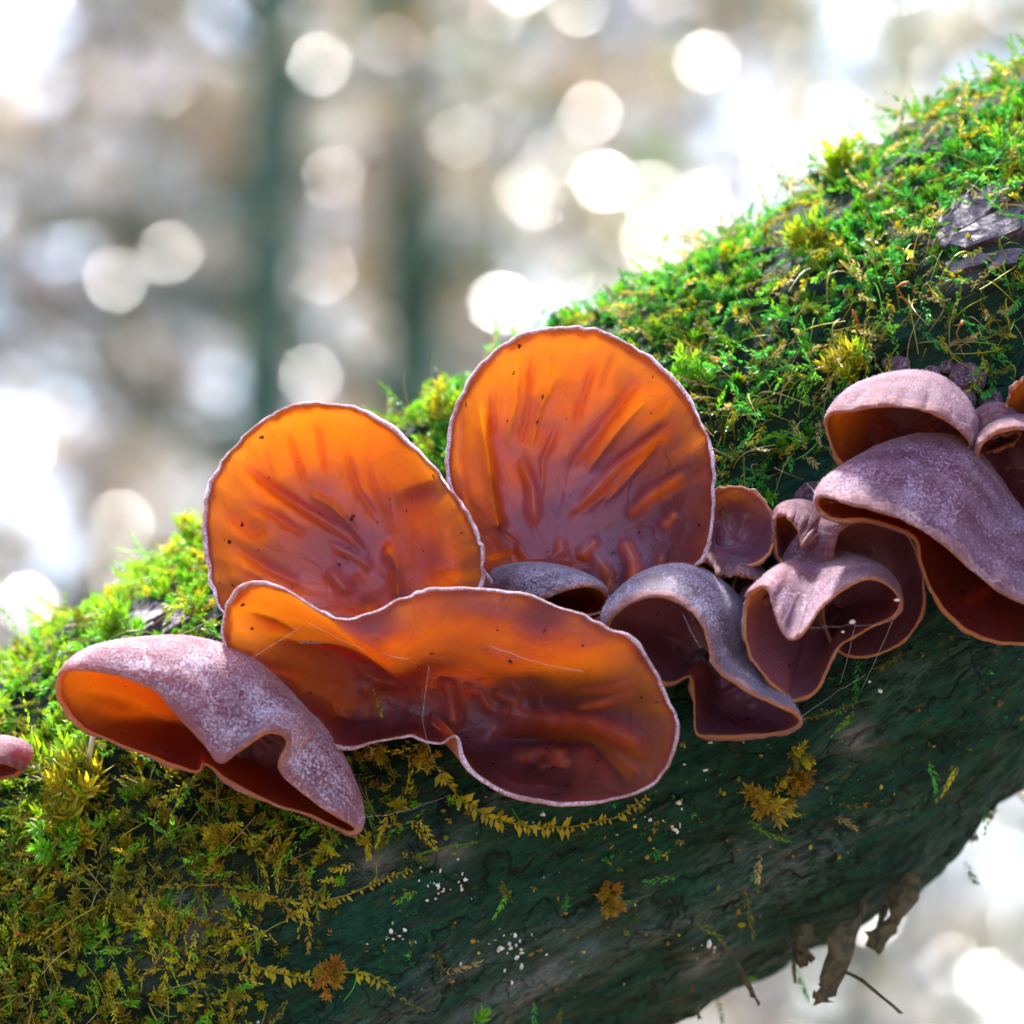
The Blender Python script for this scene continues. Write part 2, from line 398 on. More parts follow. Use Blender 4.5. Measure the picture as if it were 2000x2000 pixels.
def log_at(px, py, extra=0.0, it=6):
    """surface point (frame) of the trunk seen at a pixel, and its outward normal"""
    px = np.asarray(px, float); py = np.asarray(py, float)
    w = np.zeros_like(px)
    for _ in range(it):
        f = fr(np.stack([px, py, w], -1)); d = f - A0
        s = d @ AX; n = d @ NV
        ph = np.arccos(np.clip(n / (RAD + extra), -1, 1))
        r = log_radius(s, ph) + extra
        w = WA - np.sqrt(np.clip(r ** 2 - n ** 2, 1e-8, None))
    f = fr(np.stack([px, py, w], -1)); d = f - A0; d = d - (d @ AX)[..., None] * AX
    return f, norm(d)

# bark plates lifting off the bare patch, and rotten bits hanging under the trunk
def chip(cx, cy, lx, ly, ang, th, seed, extra=0.001, tilt=0.0):
    r = np.random.default_rng(seed); n = 11
    th_ = np.linspace(0, 2 * np.pi, n, endpoint=False); rad = (1 + r.uniform(-0.35, 0.12, n)) * np.minimum(1.25, 1 / np.maximum(np.abs(np.cos(th_)), np.abs(np.sin(th_))))
    u = np.cos(th_) * rad * lx; v = np.sin(th_) * rad * ly
    x = cx + u * math.cos(ang) + v * math.sin(ang); y = cy - u * math.sin(ang) + v * math.cos(ang)
    f, nr = log_at(np.append(x, cx), np.append(y, cy), 0)
    lift = (extra + tilt * np.append(v / ly, 0))[:, None]
    top = f + nr * (lift + th); bot = f + nr * (lift - 0.002)
    top[:-1] += r.normal(0, 0.0002, (n, 3)); top[-1] += nr[-1] * th * 0.1
    inner = top[:-1] * 0.8 + top[-1] * 0.2 + nr[:-1] * th * 0.12
    v = np.vstack([bot[:-1], top[:-1], inner, top[-1:]]); k = np.arange(n); k2 = (k + 1) % n
    qd = np.vstack([np.stack([k, k2, n + k2, n + k], -1), np.stack([n + k, n + k2, 2 * n + k2, 2 * n + k], -1)])
    t = np.stack([2 * n + k, 2 * n + k2, np.full(n, 3 * n)], -1)
    return v, qd, t
for k, (cx, cy, lx, ly, a, tl) in enumerate([(1880, 415, 46, 30, .35, .0004), (1950, 388, 40, 24, .4, .0003), (1930, 455, 55, 26, .3, .0006), (1985, 430, 34, 28, .3, .0002), (1845, 470, 28, 17, .5, .0004),
                                             (1890, 520, 34, 14, .3, .0006), (1960, 505, 42, 16, .25, .0004), (300, 1205, 34, 15, .5, .0003), (345, 1225, 26, 13, .5, .0003), (275, 1235, 25, 11, .5, .0004)]):
    v, qd, t = chip(cx, cy, lx * 1.25, ly * 1.1, a, 0.0007, 50 + k, extra=0.0002 + 0.0004 * (k % 3), tilt=tl)
    mesh_obj('bark_plate', w3(v), [qd, t], M['bark_plate'], trunk, log_loc, smooth=False)

def splinter(pts, rad, seed, flat=0.5):
    r = np.random.default_rng(seed); pts = np.asarray(pts, float)
    t = np.linspace(0, 1, 9); tt = np.linspace(0, 1, len(pts))
    p = np.stack([np.interp(t, tt, pts[:, k]) for k in range(3)], -1)
    f = fr(p); f[1:-1] += r.normal(0, rad * 0.08, (7, 3))
    rr = rad * (1 + r.uniform(-0.25, 0.2, 9)) * np.where(t < 0.85, 1, 0.75) * (0.75 + 0.25 * np.sin(t * 9 + seed))
    v, qd, tr = tube(f, rr, 8)
    v = v + r.normal(0, rad * 0.2, v.shape); v[64:72] += (f[-1] - f[-3]) * r.uniform(-0.9, 0.5, (8, 1))
    c = np.repeat(f, 8, 0); v[:72, 2] = c[:, 2] + (v[:72, 2] - c[:, 2]) * flat
    return v, qd, tr
for k, (pts, rad, m) in enumerate([([(1680, 1770, .030), (1650, 1840, .022), (1612, 1930, .018), (1600, 1955, .018)], .0026, 'rotten'),
                                   ([(1780, 1720, .034), (1745, 1790, .028), (1705, 1850, .024)], .0028, 'rotten'),
                                   ([(1570, 1810, .030), (1568, 1860, .026), (1572, 1885, .026)], .0022, 'rotten'),
                                   ([(1730, 1770, .034), (1712, 1825, .030), (1716, 1862, .028)], .0009, 'rotten'),
                                   ([(1552, 1840, .028), (1550, 1880, .025), (1554, 1922, .024)], .0005, 'rotten'),
                                   ([(1440, 1880, .028), (1462, 1925, .024), (1482, 1960, .022)], .0006, 'rotten'),
                                   ([(1360, 1960, .030), (1362, 1975, .028), (1366, 1990, .027)], .0006, 'rotten'),
                                   ([(1630, 1890, .022), (1680, 1912, .016), (1715, 1940, .012), (1752, 1972, .010)], .00045, 'rotten')]):
    v, qd, t = splinter(pts, rad, 80 + k)
    mesh_obj('splinter', w3(v), [qd, t], M[m], trunk, log_loc, smooth=False)

# ------------------------------------------------------------------ ear fungi
def crspline(P, n, closed=True):
    """Catmull-Rom through control rows P (K,3) -> n samples"""
    K = len(P); u = np.linspace(0, K, n, endpoint=False); i = np.floor(u).astype(int); f = (u - i)[:, None]
    p0, p1, p2, p3 = (P[(i + d) % K] for d in (-1, 0, 1, 2))
    return 0.5 * (2 * p1 + (p2 - p0) * f + (2 * p0 - 5 * p1 + 4 * p2 - p3) * f ** 2 + (3 * p1 - p0 - 3 * p2 + p3) * f ** 3)

def polydist(q, line):
    """distance of points q (N,2) to polyline and parameter 0..1 along it"""
    line = np.asarray(line, float); L = np.concatenate([[0], np.cumsum(np.linalg.norm(np.diff(line, axis=0), axis=1))])
    best = np.full(len(q), 1e9); par = np.zeros(len(q))
    for a in range(len(line) - 1):
        d = line[a + 1] - line[a]; t = np.clip(((q - line[a]) @ d) / (d @ d), 0, 1)
        ds = np.linalg.norm(q - line[a] - t[:, None] * d, axis=1); m = ds < best
        best[m] = ds[m]; par[m] = (L[a] + t[m] * (L[a + 1] - L[a])) / L[-1]
    return best, par

GROUP = 'ear fungi growing on the mossy trunk'
OUTLINES = []
def fungus(label, rim, base, mid=None, depth=5.0, midk=0.58, thick=1.5, folds=(), minner='in_orange', mfelt='felt_cup', mrim='rim_white',
           nth=200, nt=40, wob=1.0, seed=0, rimw=1.0, rough=1.0, wshift=0.0, clear=1.6, mid2=None, hairs=0):
    rim = np.array(rim, float); base = np.array(base, float); flipped = False
    rim[:, 2] += wshift; 
    if mid is None:
        mid = np.empty_like(rim); mid[:, :2] = base[:2] + (rim[:, :2] - base[:2]) * midk
        mid[:, 2] = (rim[:, 2] + base[2]) / 2 + depth
    else:
        mid = np.array(mid, float); mid[:, 2] += wshift
    if np.sum(rim[:, 0] * np.roll(rim[:, 1], -1) - rim[:, 1] * np.roll(rim[:, 0], -1)) < 0: rim = rim[::-1]; mid = mid[::-1]; flipped = True
    R = crspline(rim, nth); Mi = crspline(mid, nth)
    # smooth the middle row so folds stay near the rim
    for _ in range(4): Mi = (np.roll(Mi, 1, 0) + 2 * Mi + np.roll(Mi, -1, 0)) / 4
    th = np.linspace(0, 2 * np.pi, nth, endpoint=False)
    a0 = np.arctan2(Mi[:, 1] - base[1], Mi[:, 0] - base[0])
    B = np.stack([base[0] + base[3] * np.cos(a0), base[1] + base[3] * np.sin(a0), np.full(nth, base[2])], -1)
    OUTLINES.append(R[::4, :2].copy()); OUTLINES.append(Mi[::4, :2].copy())
    # small wobble of the margin
    cr = np.stack([np.cos(th) * 5, np.sin(th) * 5, th * 0 + seed], -1)
    R[:, 2] += 0.9 * wob * fbm(cr, 3, seed); out2 = norm(R[:, :2] - Mi[:, :2]); R[:, :2] += out2 * (wob * (3.2 * fbm(cr * 2.3, 4, seed + 5) - 7 * np.clip(vnoise(cr * 3.1, seed + 8) - 0.62, 0, 1)))[:, None]
    t = np.linspace(0, 1, nt)[:, None, None] ** 1.15
    if mid2 is None:
        L0 = 2 * (t - .5) * (t - 1); L1 = -4 * t * (t - 1); L2 = 2 * t * (t - .5)
        P = L0 * R[None] + L1 * Mi[None] + L2 * B[None]
    else:
        M2 = np.array(mid2, float); M2 = M2[::-1] if flipped else M2
        M2 = crspline(M2, nth)
        for _ in range(4): M2 = (np.roll(M2, 1, 0) + 2 * M2 + np.roll(M2, -1, 0)) / 4
        rows_ = np.stack([2 * R - Mi, R, Mi, M2, B, 2 * B - M2]); u_ = np.clip(t[:, 0, 0] * 3, 0, 2.9999); i_ = u_.astype(int); f_ = (u_ - i_)[:, None, None]
        p0, p1, p2, p3 = rows_[i_], rows_[i_ + 1], rows_[i_ + 2], rows_[i_ + 3]
        P = 0.5 * (2 * p1 + (p2 - p0) * f_ + (2 * p0 - 5 * p1 + 4 * p2 - p3) * f_ ** 2 + (3 * p1 - p0 - 3 * p2 + p3) * f_ ** 3)
    tt = np.broadcast_to(t[:, :, 0], (nt, nth))
    flat = P.reshape(-1, 3)
    # folds drawn on the flesh, pushed towards (+) or away from (-) the viewer's side
    dz = np.zeros(len(flat)); fine = np.zeros(len(flat))
    for line, amp, sig in folds:
        d, par = polydist(flat[:, :2], line)
        amp = amp * (1.1 if sig < 14 else 1.0)
        bump_ = amp * np.exp(-(d / sig) ** 1.5) * np.clip(np.minimum(par, 1 - par) * 5 + 0.12, 0, 1)
        dz -= bump_
        if sig < 14: fine -= bump_
    f3 = np.stack([flat[:, 0] / 75, flat[:, 1] / 75, flat[:, 2] / 7 + seed], -1)
    tf = tt.reshape(-1)
    dz += rough * (0.9 * fbm(f3, 3, seed + 9) * np.clip(tf * 5, 0.1, 1))
    # radial wrinkles
    ang = np.broadcast_to(th[None], (nt, nth)).reshape(-1)
    wr = fbm(np.stack([np.cos(ang) * 8, np.sin(ang) * 8, tf * 1.6 + seed], -1), 3, seed + 21)
    wr = rough * 0.16 * wr * np.sin(np.clip(tf, 0, 1) * np.pi); dz += wr; fine += wr
    flat[:, 2] += dz
    # the flesh lies on the trunk instead of sinking into it
    lw = log_at(flat[:, 0], flat[:, 1], 0, 5)[0][:, 2] * 1e3 - clear
    over = flat[:, 2] - lw; sm = 1.6
    flat[:, 2] = np.where(np.abs(topv(flat[:, 0], flat[:, 1]) - 640) < 640, flat[:, 2] - sm * np.log1p(np.exp(np.clip(over / sm, -30, 30))), flat[:, 2])
    F = fr(np.stack([flat[:, 0], flat[:, 1], flat[:, 2] * 1e-3], -1)).reshape(nt, nth, 3)
    du = np.roll(F, -1, 1) - np.roll(F, 1, 1); dv = np.gradient(F, axis=0)
    n = norm(np.cross(du, dv))                        # points out of the mouth (inner side)
    for _ in range(2): n = norm(n + np.roll(n, 1, 1) + np.roll(n, -1, 1))
    out = -n
    thk = thick * 1e-3 * (0.48 + 1.5 * np.linspace(0, 1, nt) ** 0.9)[:, None, None] * np.ones((nt, nth, 1)) * (1 + np.clip(0.75 * fbm(np.stack([np.cos(th) * 4, np.sin(th) * 4, th * 0 + 9 + seed], -1), 3, seed + 31), -0.5, 0.9)[None, :, None] * np.clip(1 - np.linspace(0, 4, nt), 0, 1)[:, None, None])
    # fine creases barely show on the felted side: the flesh is thicker in a ridge, thinner in a groove
    lift = np.minimum(0.6 * fine, 0.4 * thick).reshape(nt, nth) * 1e-3
    for _ in range(2): lift = (np.roll(lift, 1, 1) + 2 * lift + np.roll(lift, -1, 1)) / 4
    O = F + out * thk; O[..., 2] -= lift * np.clip(np.linspace(0, 6, nt), 0, 1)[:, None]
    # rounded margin between the two skins
    e = norm(F[0] - F[max(2, nt // 20)]); mc = (F[0] + O[0]) / 2; hr = thk[0] / 2
    rows = []
    for a in np.linspace(0, np.pi, 7)[1:-1]:
        rows.append(mc + (-out[0]) * hr * math.cos(a) + e * hr * 1.1 * math.sin(a))
    rows = np.array(rows)
    G = np.concatenate([F[::-1], rows, O], 0)         # inner base -> margin -> outer base
    nR = len(G)
    i = np.arange(nR - 1)[:, None] * nth; j = np.arange(nth)[None]; j2 = (j + 1) % nth
    q = np.stack([i + j, i + j2, i + nth + j2, i + nth + j], -1).reshape(-1, 4)
    v = np.vstack([G.reshape(-1, 3), F[-1].mean(0)[None], (O[-1].mean(0) + np.array([0, 0, 0.002]))[None]])
    k = np.arange(nth); k2 = (k + 1) % nth; nv = nR * nth
    tri = np.vstack([np.stack([np.full(nth, nv), k2, k], -1), np.stack([np.full(nth, nv + 1), (nR - 1) * nth + k, (nR - 1) * nth + k2], -1)])
    fm = np.concatenate([np.repeat((np.arange(nR - 1) >= nt + 1).astype(int), nth), np.zeros(nth), np.ones(nth)])
    loc = w3(fr(np.array([base[0], base[1], base[2] * 1e-3])))
    o = thing('ear_fungus', loc, label, 'fungus', GROUP)
    tcol = np.concatenate([tt[::-1, 0], np.zeros(len(rows)), tt[:, 0]])
    ext = [0, 0]
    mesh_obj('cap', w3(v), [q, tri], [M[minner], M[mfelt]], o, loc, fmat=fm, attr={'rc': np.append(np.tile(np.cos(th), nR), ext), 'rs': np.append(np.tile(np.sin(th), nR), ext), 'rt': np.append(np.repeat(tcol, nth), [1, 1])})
    if hairs:
        hairs = int(hairs * 0.6); r = np.random.default_rng(seed + 77); a_ = r.uniform(0, nt * 0.85, hairs); b_ = r.uniform(0, nth, hairs)
        ia = a_.astype(int); ib = b_.astype(int); fa = (a_ - ia)[:, None]; fb = (b_ - ib)[:, None]; ib2 = (ib + 1) % nth
        hp = (O[ia, ib] * (1 - fb) + O[ia, ib2] * fb) * (1 - fa) + (O[ia + 1, ib] * (1 - fb) + O[ia + 1, ib2] * fb) * fa
        hn = norm(out[ia, ib] + r.normal(0, 0.45, (hairs, 3))); hs = norm(np.cross(hn, r.normal(0, 1, (hairs, 3)))) * 0.00003
        hl = r.uniform(0.00015, 0.00045, (hairs, 1))
        hv = np.stack([hp - hs - out[ia, ib] * 0.00005, hp + hs - out[ia, ib] * 0.00005, hp + hn * hl], 1).reshape(-1, 3); hi_ = np.arange(hairs)[:, None] * 3 + np.arange(3)
        ho = mesh_obj('felt_hair', w3(hv), [hi_], M['hair'], o, loc, smooth=False); ho['kind'] = 'stuff'
    # felted margin, a thin skin wrapped over the edge
    tq = np.linspace(0, 1, nt) ** 1.15
    lin = np.linalg.norm(F[4] - F[0], axis=1) / 4 + 1e-9
    kin = 1
    wv = 1 + 0.5 * fbm(np.stack([np.cos(th) * 9, np.sin(th) * 9, th * 0 + 4.2 + seed], -1), 3, seed + 2)
    def along(Sf, dist):                              # point on a skin at a distance from the margin
        ds = np.concatenate([np.zeros((1, nth)), np.cumsum(np.linalg.norm(np.diff(Sf[:24], axis=0), axis=2), 0)], 0)
        res = np.empty((nth, 3))
        for c in range(nth):
            for d3 in range(3): res[c, d3] = np.interp(dist[c], ds[:, c], Sf[:24, c, d3])
        return res
    eps = 0.00007
    rr = []
    win = 0.00012 * rimw ** 2 * np.clip(wv, 0.3, 2); wou = 0.0016 * rimw * np.clip(wv, 0.5, 2)
    rr.append(along(F, win) + n[0] * (-0.00005)); rr.append(along(F, win * 0.6) + n[0] * eps); rr.append(F[0] + n[0] * eps)
    for a in np.linspace(0, np.pi, 7)[1:-1]:
        rr.append(mc + (-out[0]) * (hr + eps) * math.cos(a) + e * (hr * 1.1 + eps) * math.sin(a))
    rr.append(O[0] + out[0] * eps); rr.append(along(O, wou * 0.6) + out[1] * eps); rr.append(along(O, wou) - out[1] * 0.00005)
    rr = np.array(rr); m = len(rr)
    i = np.arange(m - 1)[:, None] * nth
    q = np.stack([i + j, i + j2, i + nth + j2, i + nth + j], -1).reshape(-1, 4)
    mesh_obj('rim', w3(rr.reshape(-1, 3)), [q], M[mrim], o, loc, attr={'rt': np.repeat(np.linspace(0, 1, m), nth)})
    return o

def split(pairs):
    return [p[0] for p in pairs], [p[1] for p in pairs]

# big upright cup on the left
fungus('orange translucent ear fungus with one long purple ridge across its open cup',
    [(440,1200,-8),(412,1110,-4),(403,1010,0),(420,930,4),(465,865,8),(530,812,10),(610,790,10),(690,798,6),(765,838,0),(835,903,-8),(895,978,-14),(930,1045,-18),(940,1095,-20),(928,1160,-20),(860,1215,-16),(760,1240,-12),(640,1250,-10),(520,1240,-10)],
    (720,1165,2,40), depth=8, midk=0.62, seed=1, thick=1.2, nth=420, nt=80, wshift=-4, folds=[
    ([(470,905),(540,960),(620,1010),(680,1045),(720,1090)], 2.6, 9), ([(830,940),(868,1050),(870,1150)], 9, 50), ([(560,840),(578,890),(595,945)], 0.9, 6), ([(622,830),(628,880),(640,930)], 0.9, 6),
    ([(675,870),(700,960),(740,1020)], 1.0, 7), ([(715,890),(735,960),(765,1010)], 1.0, 6), ([(750,920),(765,990),(775,1050)], .9, 5), ([(450,1060),(520,1110),(600,1150)], 2.0, 14), ([(440,1000),(490,1040),(520,1040)], 1.6, 13),
    ([(690,1120),(720,1170),(730,1220)], -3, 18), ([(640,1110),(680,1160)], 2, 12), ([(755,1060),(775,1110),(780,1180)], -3, 12), ([(520,880),(530,930)], .8, 5), ([(480,980),(540,1010),(600,1050)], 1.2, 7), ([(640,1060),(690,1085),(730,1110)], 1.6, 7), ([(470,1120),(530,1150),(580,1160)], 1.4, 8), ([(800,960),(810,1030),(805,1100)], .8, 6), ([(600,960),(650,990),(700,1040)], -1.4, 6)])
# biggest cup
fungus('largest upright ear fungus cup, glowing orange with slanting wrinkles and lilac lower side',
    [(905,1000,-4),(878,930,-4),(880,850,-2),(900,780,2),(940,715,6),(1000,668,9),(1060,647,10),(1130,641,10),(1200,660,8),(1270,702,5),(1330,762,2),(1370,830,-2),(1388,890,-5),(1391,960,-8),(1386,1040,-12),(1370,1090,-14),(1330,1120,-14),(1250,1165,-10),(1150,1200,-8),(1040,1190,-8),(960,1130,-6),(925,1060,-5)],
    (1070,1110,-3,45), depth=6, midk=0.6, seed=2, thick=1.2, nth=420, nt=80, wshift=-7, folds=[
    ([(1110,915),(1180,830),(1255,735)], 1.9, 10), ([(1140,930),(1200,850),(1270,770)], -1.2, 8), ([(1120,1000),(1200,915),(1330,815)], 2.2, 11), ([(1010,700),(1008,780),(990,870)], -1.0, 5), ([(1085,740),(1055,800),(1035,885)], -1.1, 5),
    ([(1070,680),(1068,740)], -.9, 5), ([(1165,700),(1145,760),(1120,830)], 1.0, 7), ([(1220,1010),(1270,965),(1345,915)], 1.8, 11), ([(1015,890),(1040,950),(1045,1030)], 3.2, 12), ([(935,780),(950,880),(965,980),(980,1080)], -4.0, 11), ([(905,790),(905,900),(915,990)], 3, 14),
    ([(1215,1050),(1235,1090),(1240,1140)], 4.5, 14), ([(960,1030),(975,1090)], 4.5, 24), ([(1100,1020),(1150,990),(1190,960)], -1.5, 10), ([(1130,1090),(1170,1050)], 2.5, 13), ([(1290,1030),(1320,1000)], 1.5, 10), ([(960,760),(965,850)], .8, 5), ([(1040,700),(1030,800),(1015,870)], .9, 5), ([(1200,690),(1170,760)], .8, 5), ([(1290,860),(1230,930),(1180,985)], -1.3, 7), ([(1090,1050),(1110,1110)], 2.2, 9), ([(1160,1080),(1190,1120),(1190,1160)], 2.5, 9), ([(1010,1060),(1040,1110)], 2, 9), ([(1290,1080),(1280,1130)], 1.6, 8), ([(1090,830),(1060,900),(1060,960)], 1.0, 6), ([(1310,770),(1270,820)], .9, 6)])
# front bowl
BOWL = np.array([(438,1225,-19),(450,1178,-21),(478,1150,-23),(512,1143,-25),(560,1156,-27),(610,1186,-29),(650,1207,-30),(692,1210,-30),(742,1190,-28),(800,1166,-27),(832,1156,-27),(900,1152,-27),(980,1157,-28),(1040,1166,-29),(1090,1186,-30),(1140,1203,-31),(1185,1228,-32),(1225,1243,-33),(1258,1280,-33),(1284,1330,-33),(1303,1375,-33),(1321,1405,-33),(1318,1455,-32),(1298,1502,-30),(1258,1540,-28),(1195,1560,-26),(1120,1567,-25),(1045,1559,-24),(978,1540,-23),(930,1510,-22),(906,1475,-21),(893,1438,-19),(855,1450,-16),(800,1437,-14),(750,1443,-14),(690,1457,-15),(640,1450,-16),(580,1425,-17),(520,1382,-18),(470,1322,-19),(446,1272,-19)], float)
BOWL[:, 2] -= 7; bc = np.array([835, 1378, -5.0])
tau = sstep(1330, 1200, BOWL[:, 1]) * sstep(520, 640, BOWL[:, 0]); tau = np.clip(tau, 0, 1)
lobe = sstep(1430, 1500, BOWL[:, 1]) * sstep(880, 960, BOWL[:, 0])
b1 = bc + (BOWL - bc) * (0.60 + 0.04 * tau)[:, None]; b1[:, 2] = (1 - tau) * (BOWL[:, 2] * 0.42 - 4 + 1.5 * lobe) + tau * (BOWL[:, 2] + 1.5)
b2 = bc + (BOWL - bc) * (0.34 - 0.04 * tau)[:, None]; b2[:, 2] = -9 - 3 * tau
fungus('wide brown-orange ear fungus bowl with a rolled upper lip and a drooping round lobe', BOWL,
    (835,1378,-5,36), b1, mid2=b2, seed=3, thick=1.2, nth=460, nt=84, folds=[
    ([(640,1225),(760,1250),(860,1280),(960,1290),(1080,1290),(1180,1310)], 1.5, 30), ([(830,1318),(900,1322),(1000,1325),(1080,1318)], -4, 14), ([(560,1330),(640,1370),(720,1395)], -3, 45), ([(1010,1500),(1080,1500),(1140,1500)], -4, 34), ([(500,1190),(560,1215),(640,1232)], -1.6, 9), ([(1120,1350),(1190,1345),(1240,1330)], 1.6, 9), ([(960,1350),(1000,1370)], 2, 10), ([(850,1292),(900,1318),(965,1328)], 2, 8), ([(985,1325),(1012,1350),(1000,1392)], 1.8, 9), ([(900,1338),(940,1352),(958,1392)], 2, 9), ([(690,1300),(740,1330),(800,1345),(850,1380)], 1.8, 11), ([(1180,1440),(1215,1490),(1250,1510)], 1.2, 9), ([(1000,1480),(1050,1465),(1110,1470)], 1.4, 10), ([(960,1500),(1010,1530),(1080,1535)], 1.8, 10), ([(480,1190),(540,1210),(590,1240)], -1.5, 6), ([(1240,1350),(1190,1370),(1120,1385)], 1.4, 7), ([(940,1385),(1060,1405),(1160,1415),(1230,1445),(1280,1490)], 3.2, 22), ([(960,1440),(1060,1447),(1150,1450),(1200,1480)], -5, 16),
    ([(870,1310),(880,1370),(890,1430)], 5, 22), ([(545,1170),(620,1230),(700,1262),(780,1300)], 2.5, 16), ([(520,1240),(600,1255),(680,1275)], -2.5, 16), ([(505,1300),(560,1312),(600,1320)], 1.4, 9), ([(700,1360),(740,1330),(790,1330)], 2, 16), ([(1160,1460),(1200,1500),(1230,1530)], -2.5, 10), ([(1050,1500),(1090,1480),(1110,1500)], 2, 14), ([(640,1390),(700,1410),(760,1400)], -3, 25), ([(930,1265),(1000,1300),(1020,1330)], 2, 12)])

# fuzzy hood low on the left
r_, m_ = split([((120,1330,-28),(235,1290,-20)),((150,1308,-31),(260,1277,-22)),((230,1318,-36),(310,1266,-24)),((300,1345,-40),(365,1264,-26)),((355,1400,-42),(430,1283,-27)),((400,1455,-43),(475,1310,-27)),((432,1487,-43),(505,1335,-27)),((475,1462,-42),(535,1360,-26)),((525,1432,-41),(565,1385,-25)),((560,1447,-38),(590,1410,-24)),((545,1500,-36),(610,1430,-23)),((600,1555,-36),(635,1460,-22)),((650,1590,-35),(658,1500,-20)),((692,1615,-33),(668,1545,-18)),((676,1622,-30),(640,1570,-14)),((610,1592,-26),(560,1520,-8)),((540,1570,-24),(510,1500,-6)),((460,1530,-22),(450,1470,-5)),((402,1490,-20),(410,1450,-5)),((382,1506,-21),(385,1440,-5)),((310,1480,-20),(350,1430,-4)),((230,1450,-20),(300,1410,-4)),((165,1420,-22),(270,1390,-6)),((125,1370,-25),(240,1350,-12))])
fungus('whitish velvety ear fungus hood with a frilled edge and orange underside, below the bowl', r_, (480,1420,1,55), m_, seed=4, hairs=26000, rough=0.5, wob=0.5, mfelt='felt_white', mrim='rim_pink', thick=1.7, wshift=2, folds=[([(150,1345),(250,1360),(340,1420)], -1, 12), ([(180,1370),(260,1390)], 1, 10), ([(250,1310),(340,1325),(400,1370)], 1.2, 12)])
# small grey hat between the cups
r_, m_ = split([((1050,1176,-20),(950,1165,-8)),((1075,1165,-22),(965,1138,-11)),((1110,1152,-24),(1005,1120,-12)),((1148,1146,-23),(1065,1117,-12)),((1175,1156,-20),(1120,1132,-9)),((1183,1177,-17),(1145,1150,-6)),((1170,1202,-14),(1135,1178,-5)),((1130,1218,-12),(1100,1190,-4)),((1085,1215,-12),(1040,1195,-4)),((1058,1198,-15),(990,1190,-6))])
fungus('small grey velvet ear fungus flap tucked behind the upper lip of the wide bowl', r_, (1020,1180,-2,35), m_, seed=5, hairs=7000, rough=0.5, wob=0.5, nth=120, nt=26, mfelt='felt_grey', mrim='rim_pink', thick=1.35)
# grey hood with a pointed tip
r_, m_ = split([((1190,1222,-26),(1215,1200,-18)),((1215,1190,-30),(1250,1150,-18)),((1255,1170,-33),(1295,1125,-18)),((1300,1168,-35),(1345,1120,-18)),((1345,1190,-36),(1390,1140,-18)),((1372,1225,-36),(1430,1180,-17)),((1385,1265,-35),(1455,1230,-16)),((1392,1300,-35),(1470,1280,-15)),((1440,1340,-36),(1490,1320,-15)),((1500,1372,-36),(1520,1350,-14)),((1550,1395,-35),(1525,1375,-12)),((1560,1412,-33),(1520,1390,-10)),((1530,1428,-28),(1490,1395,-6)),((1470,1434,-24),(1460,1390,-4)),((1400,1436,-22),(1430,1380,-3)),((1362,1428,-20),(1410,1360,-3)),((1358,1370,-18),(1400,1330,-4)),((1350,1320,-18),(1385,1290,-6)),((1310,1332,-18),(1350,1290,-5)),((1255,1318,-20),(1320,1270,-5)),((1215,1270,-23),(1270,1240,-8))])
fungus('grey velvet ear fungus hood with a pink curled edge running down to a pointed tip', r_, (1400,1265,-4,48), m_, seed=6, hairs=18000, rough=0.5, wob=0.5, minner='in_brown', mfelt='felt_grey', mrim='rim_pink', thick=1.35, rimw=1.3)
# curled one with the V notch
r_, m_ = split([((1460,1185,-30),(1500,1170,-18)),((1475,1158,-33),(1520,1130,-18)),((1497,1150,-35),(1545,1112,-18)),((1512,1195,-38),(1570,1105,-18)),((1530,1238,-40),(1590,1102,-18)),((1550,1250,-41),(1610,1100,-18)),((1572,1235,-41),(1630,1098,-18)),((1605,1188,-40),(1650,1098,-18)),((1650,1152,-38),(1675,1103,-18)),((1695,1132,-36),(1700,1115,-17)),((1735,1145,-33),(1715,1130,-16)),((1757,1175,-30),(1720,1150,-14)),((1745,1200,-26),(1700,1170,-10)),((1690,1230,-22),(1660,1190,-7)),((1635,1265,-20),(1630,1210,-6)),((1612,1310,-20),(1610,1240,-6)),((1590,1350,-20),(1590,1260,-6)),((1545,1366,-20),(1570,1270,-7)),((1530,1350,-24),(1555,1260,-10)),((1500,1325,-28),(1540,1240,-12)),((1470,1285,-30),(1525,1220,-14)),((1457,1235,-31),(1510,1195,-16))])
fungus('mauve ear fungus curled into a deep notch, flecked with white mould and spider silk', r_, (1600,1190,-4,42), m_, seed=7, hairs=18000, rough=0.5, wob=0.5, minner='in_brown', mfelt='felt_mauve', mrim='rim_pink', thick=1.35, rimw=1.3)
# dark ring cup behind it
r_, m_ = split([((1612,1150,-17),(1565,1150,-10)),((1625,1110,-20),(1540,1130,-11)),((1628,1075,-22),(1545,1095,-12)),((1640,1040,-23),(1578,1048,-12)),((1672,1018,-23),(1645,1014,-11)),((1712,1010,-21),(1712,1040,-8)),((1756,1030,-19),(1740,1060,-6)),((1787,1075,-17),(1755,1095,-5)),((1803,1140,-16),(1760,1140,-4)),((1796,1205,-15),(1755,1175,-4)),((1757,1255,-14),(1725,1200,-4)),((1690,1281,-13),(1680,1210,-3)),((1640,1270,-13),(1640,1205,-3)),((1612,1215,-14),(1595,1180,-6))])
fungus('dark plum ear fungus with a round hollow ring, half hidden behind the notched one', r_, (1660,1130,-3,40), m_, seed=8, hairs=10000, rough=0.5, wob=0.5, minner='in_brown', mfelt='felt_mauve', mrim='rim_pink', thick=1.35, rimw=1.2)
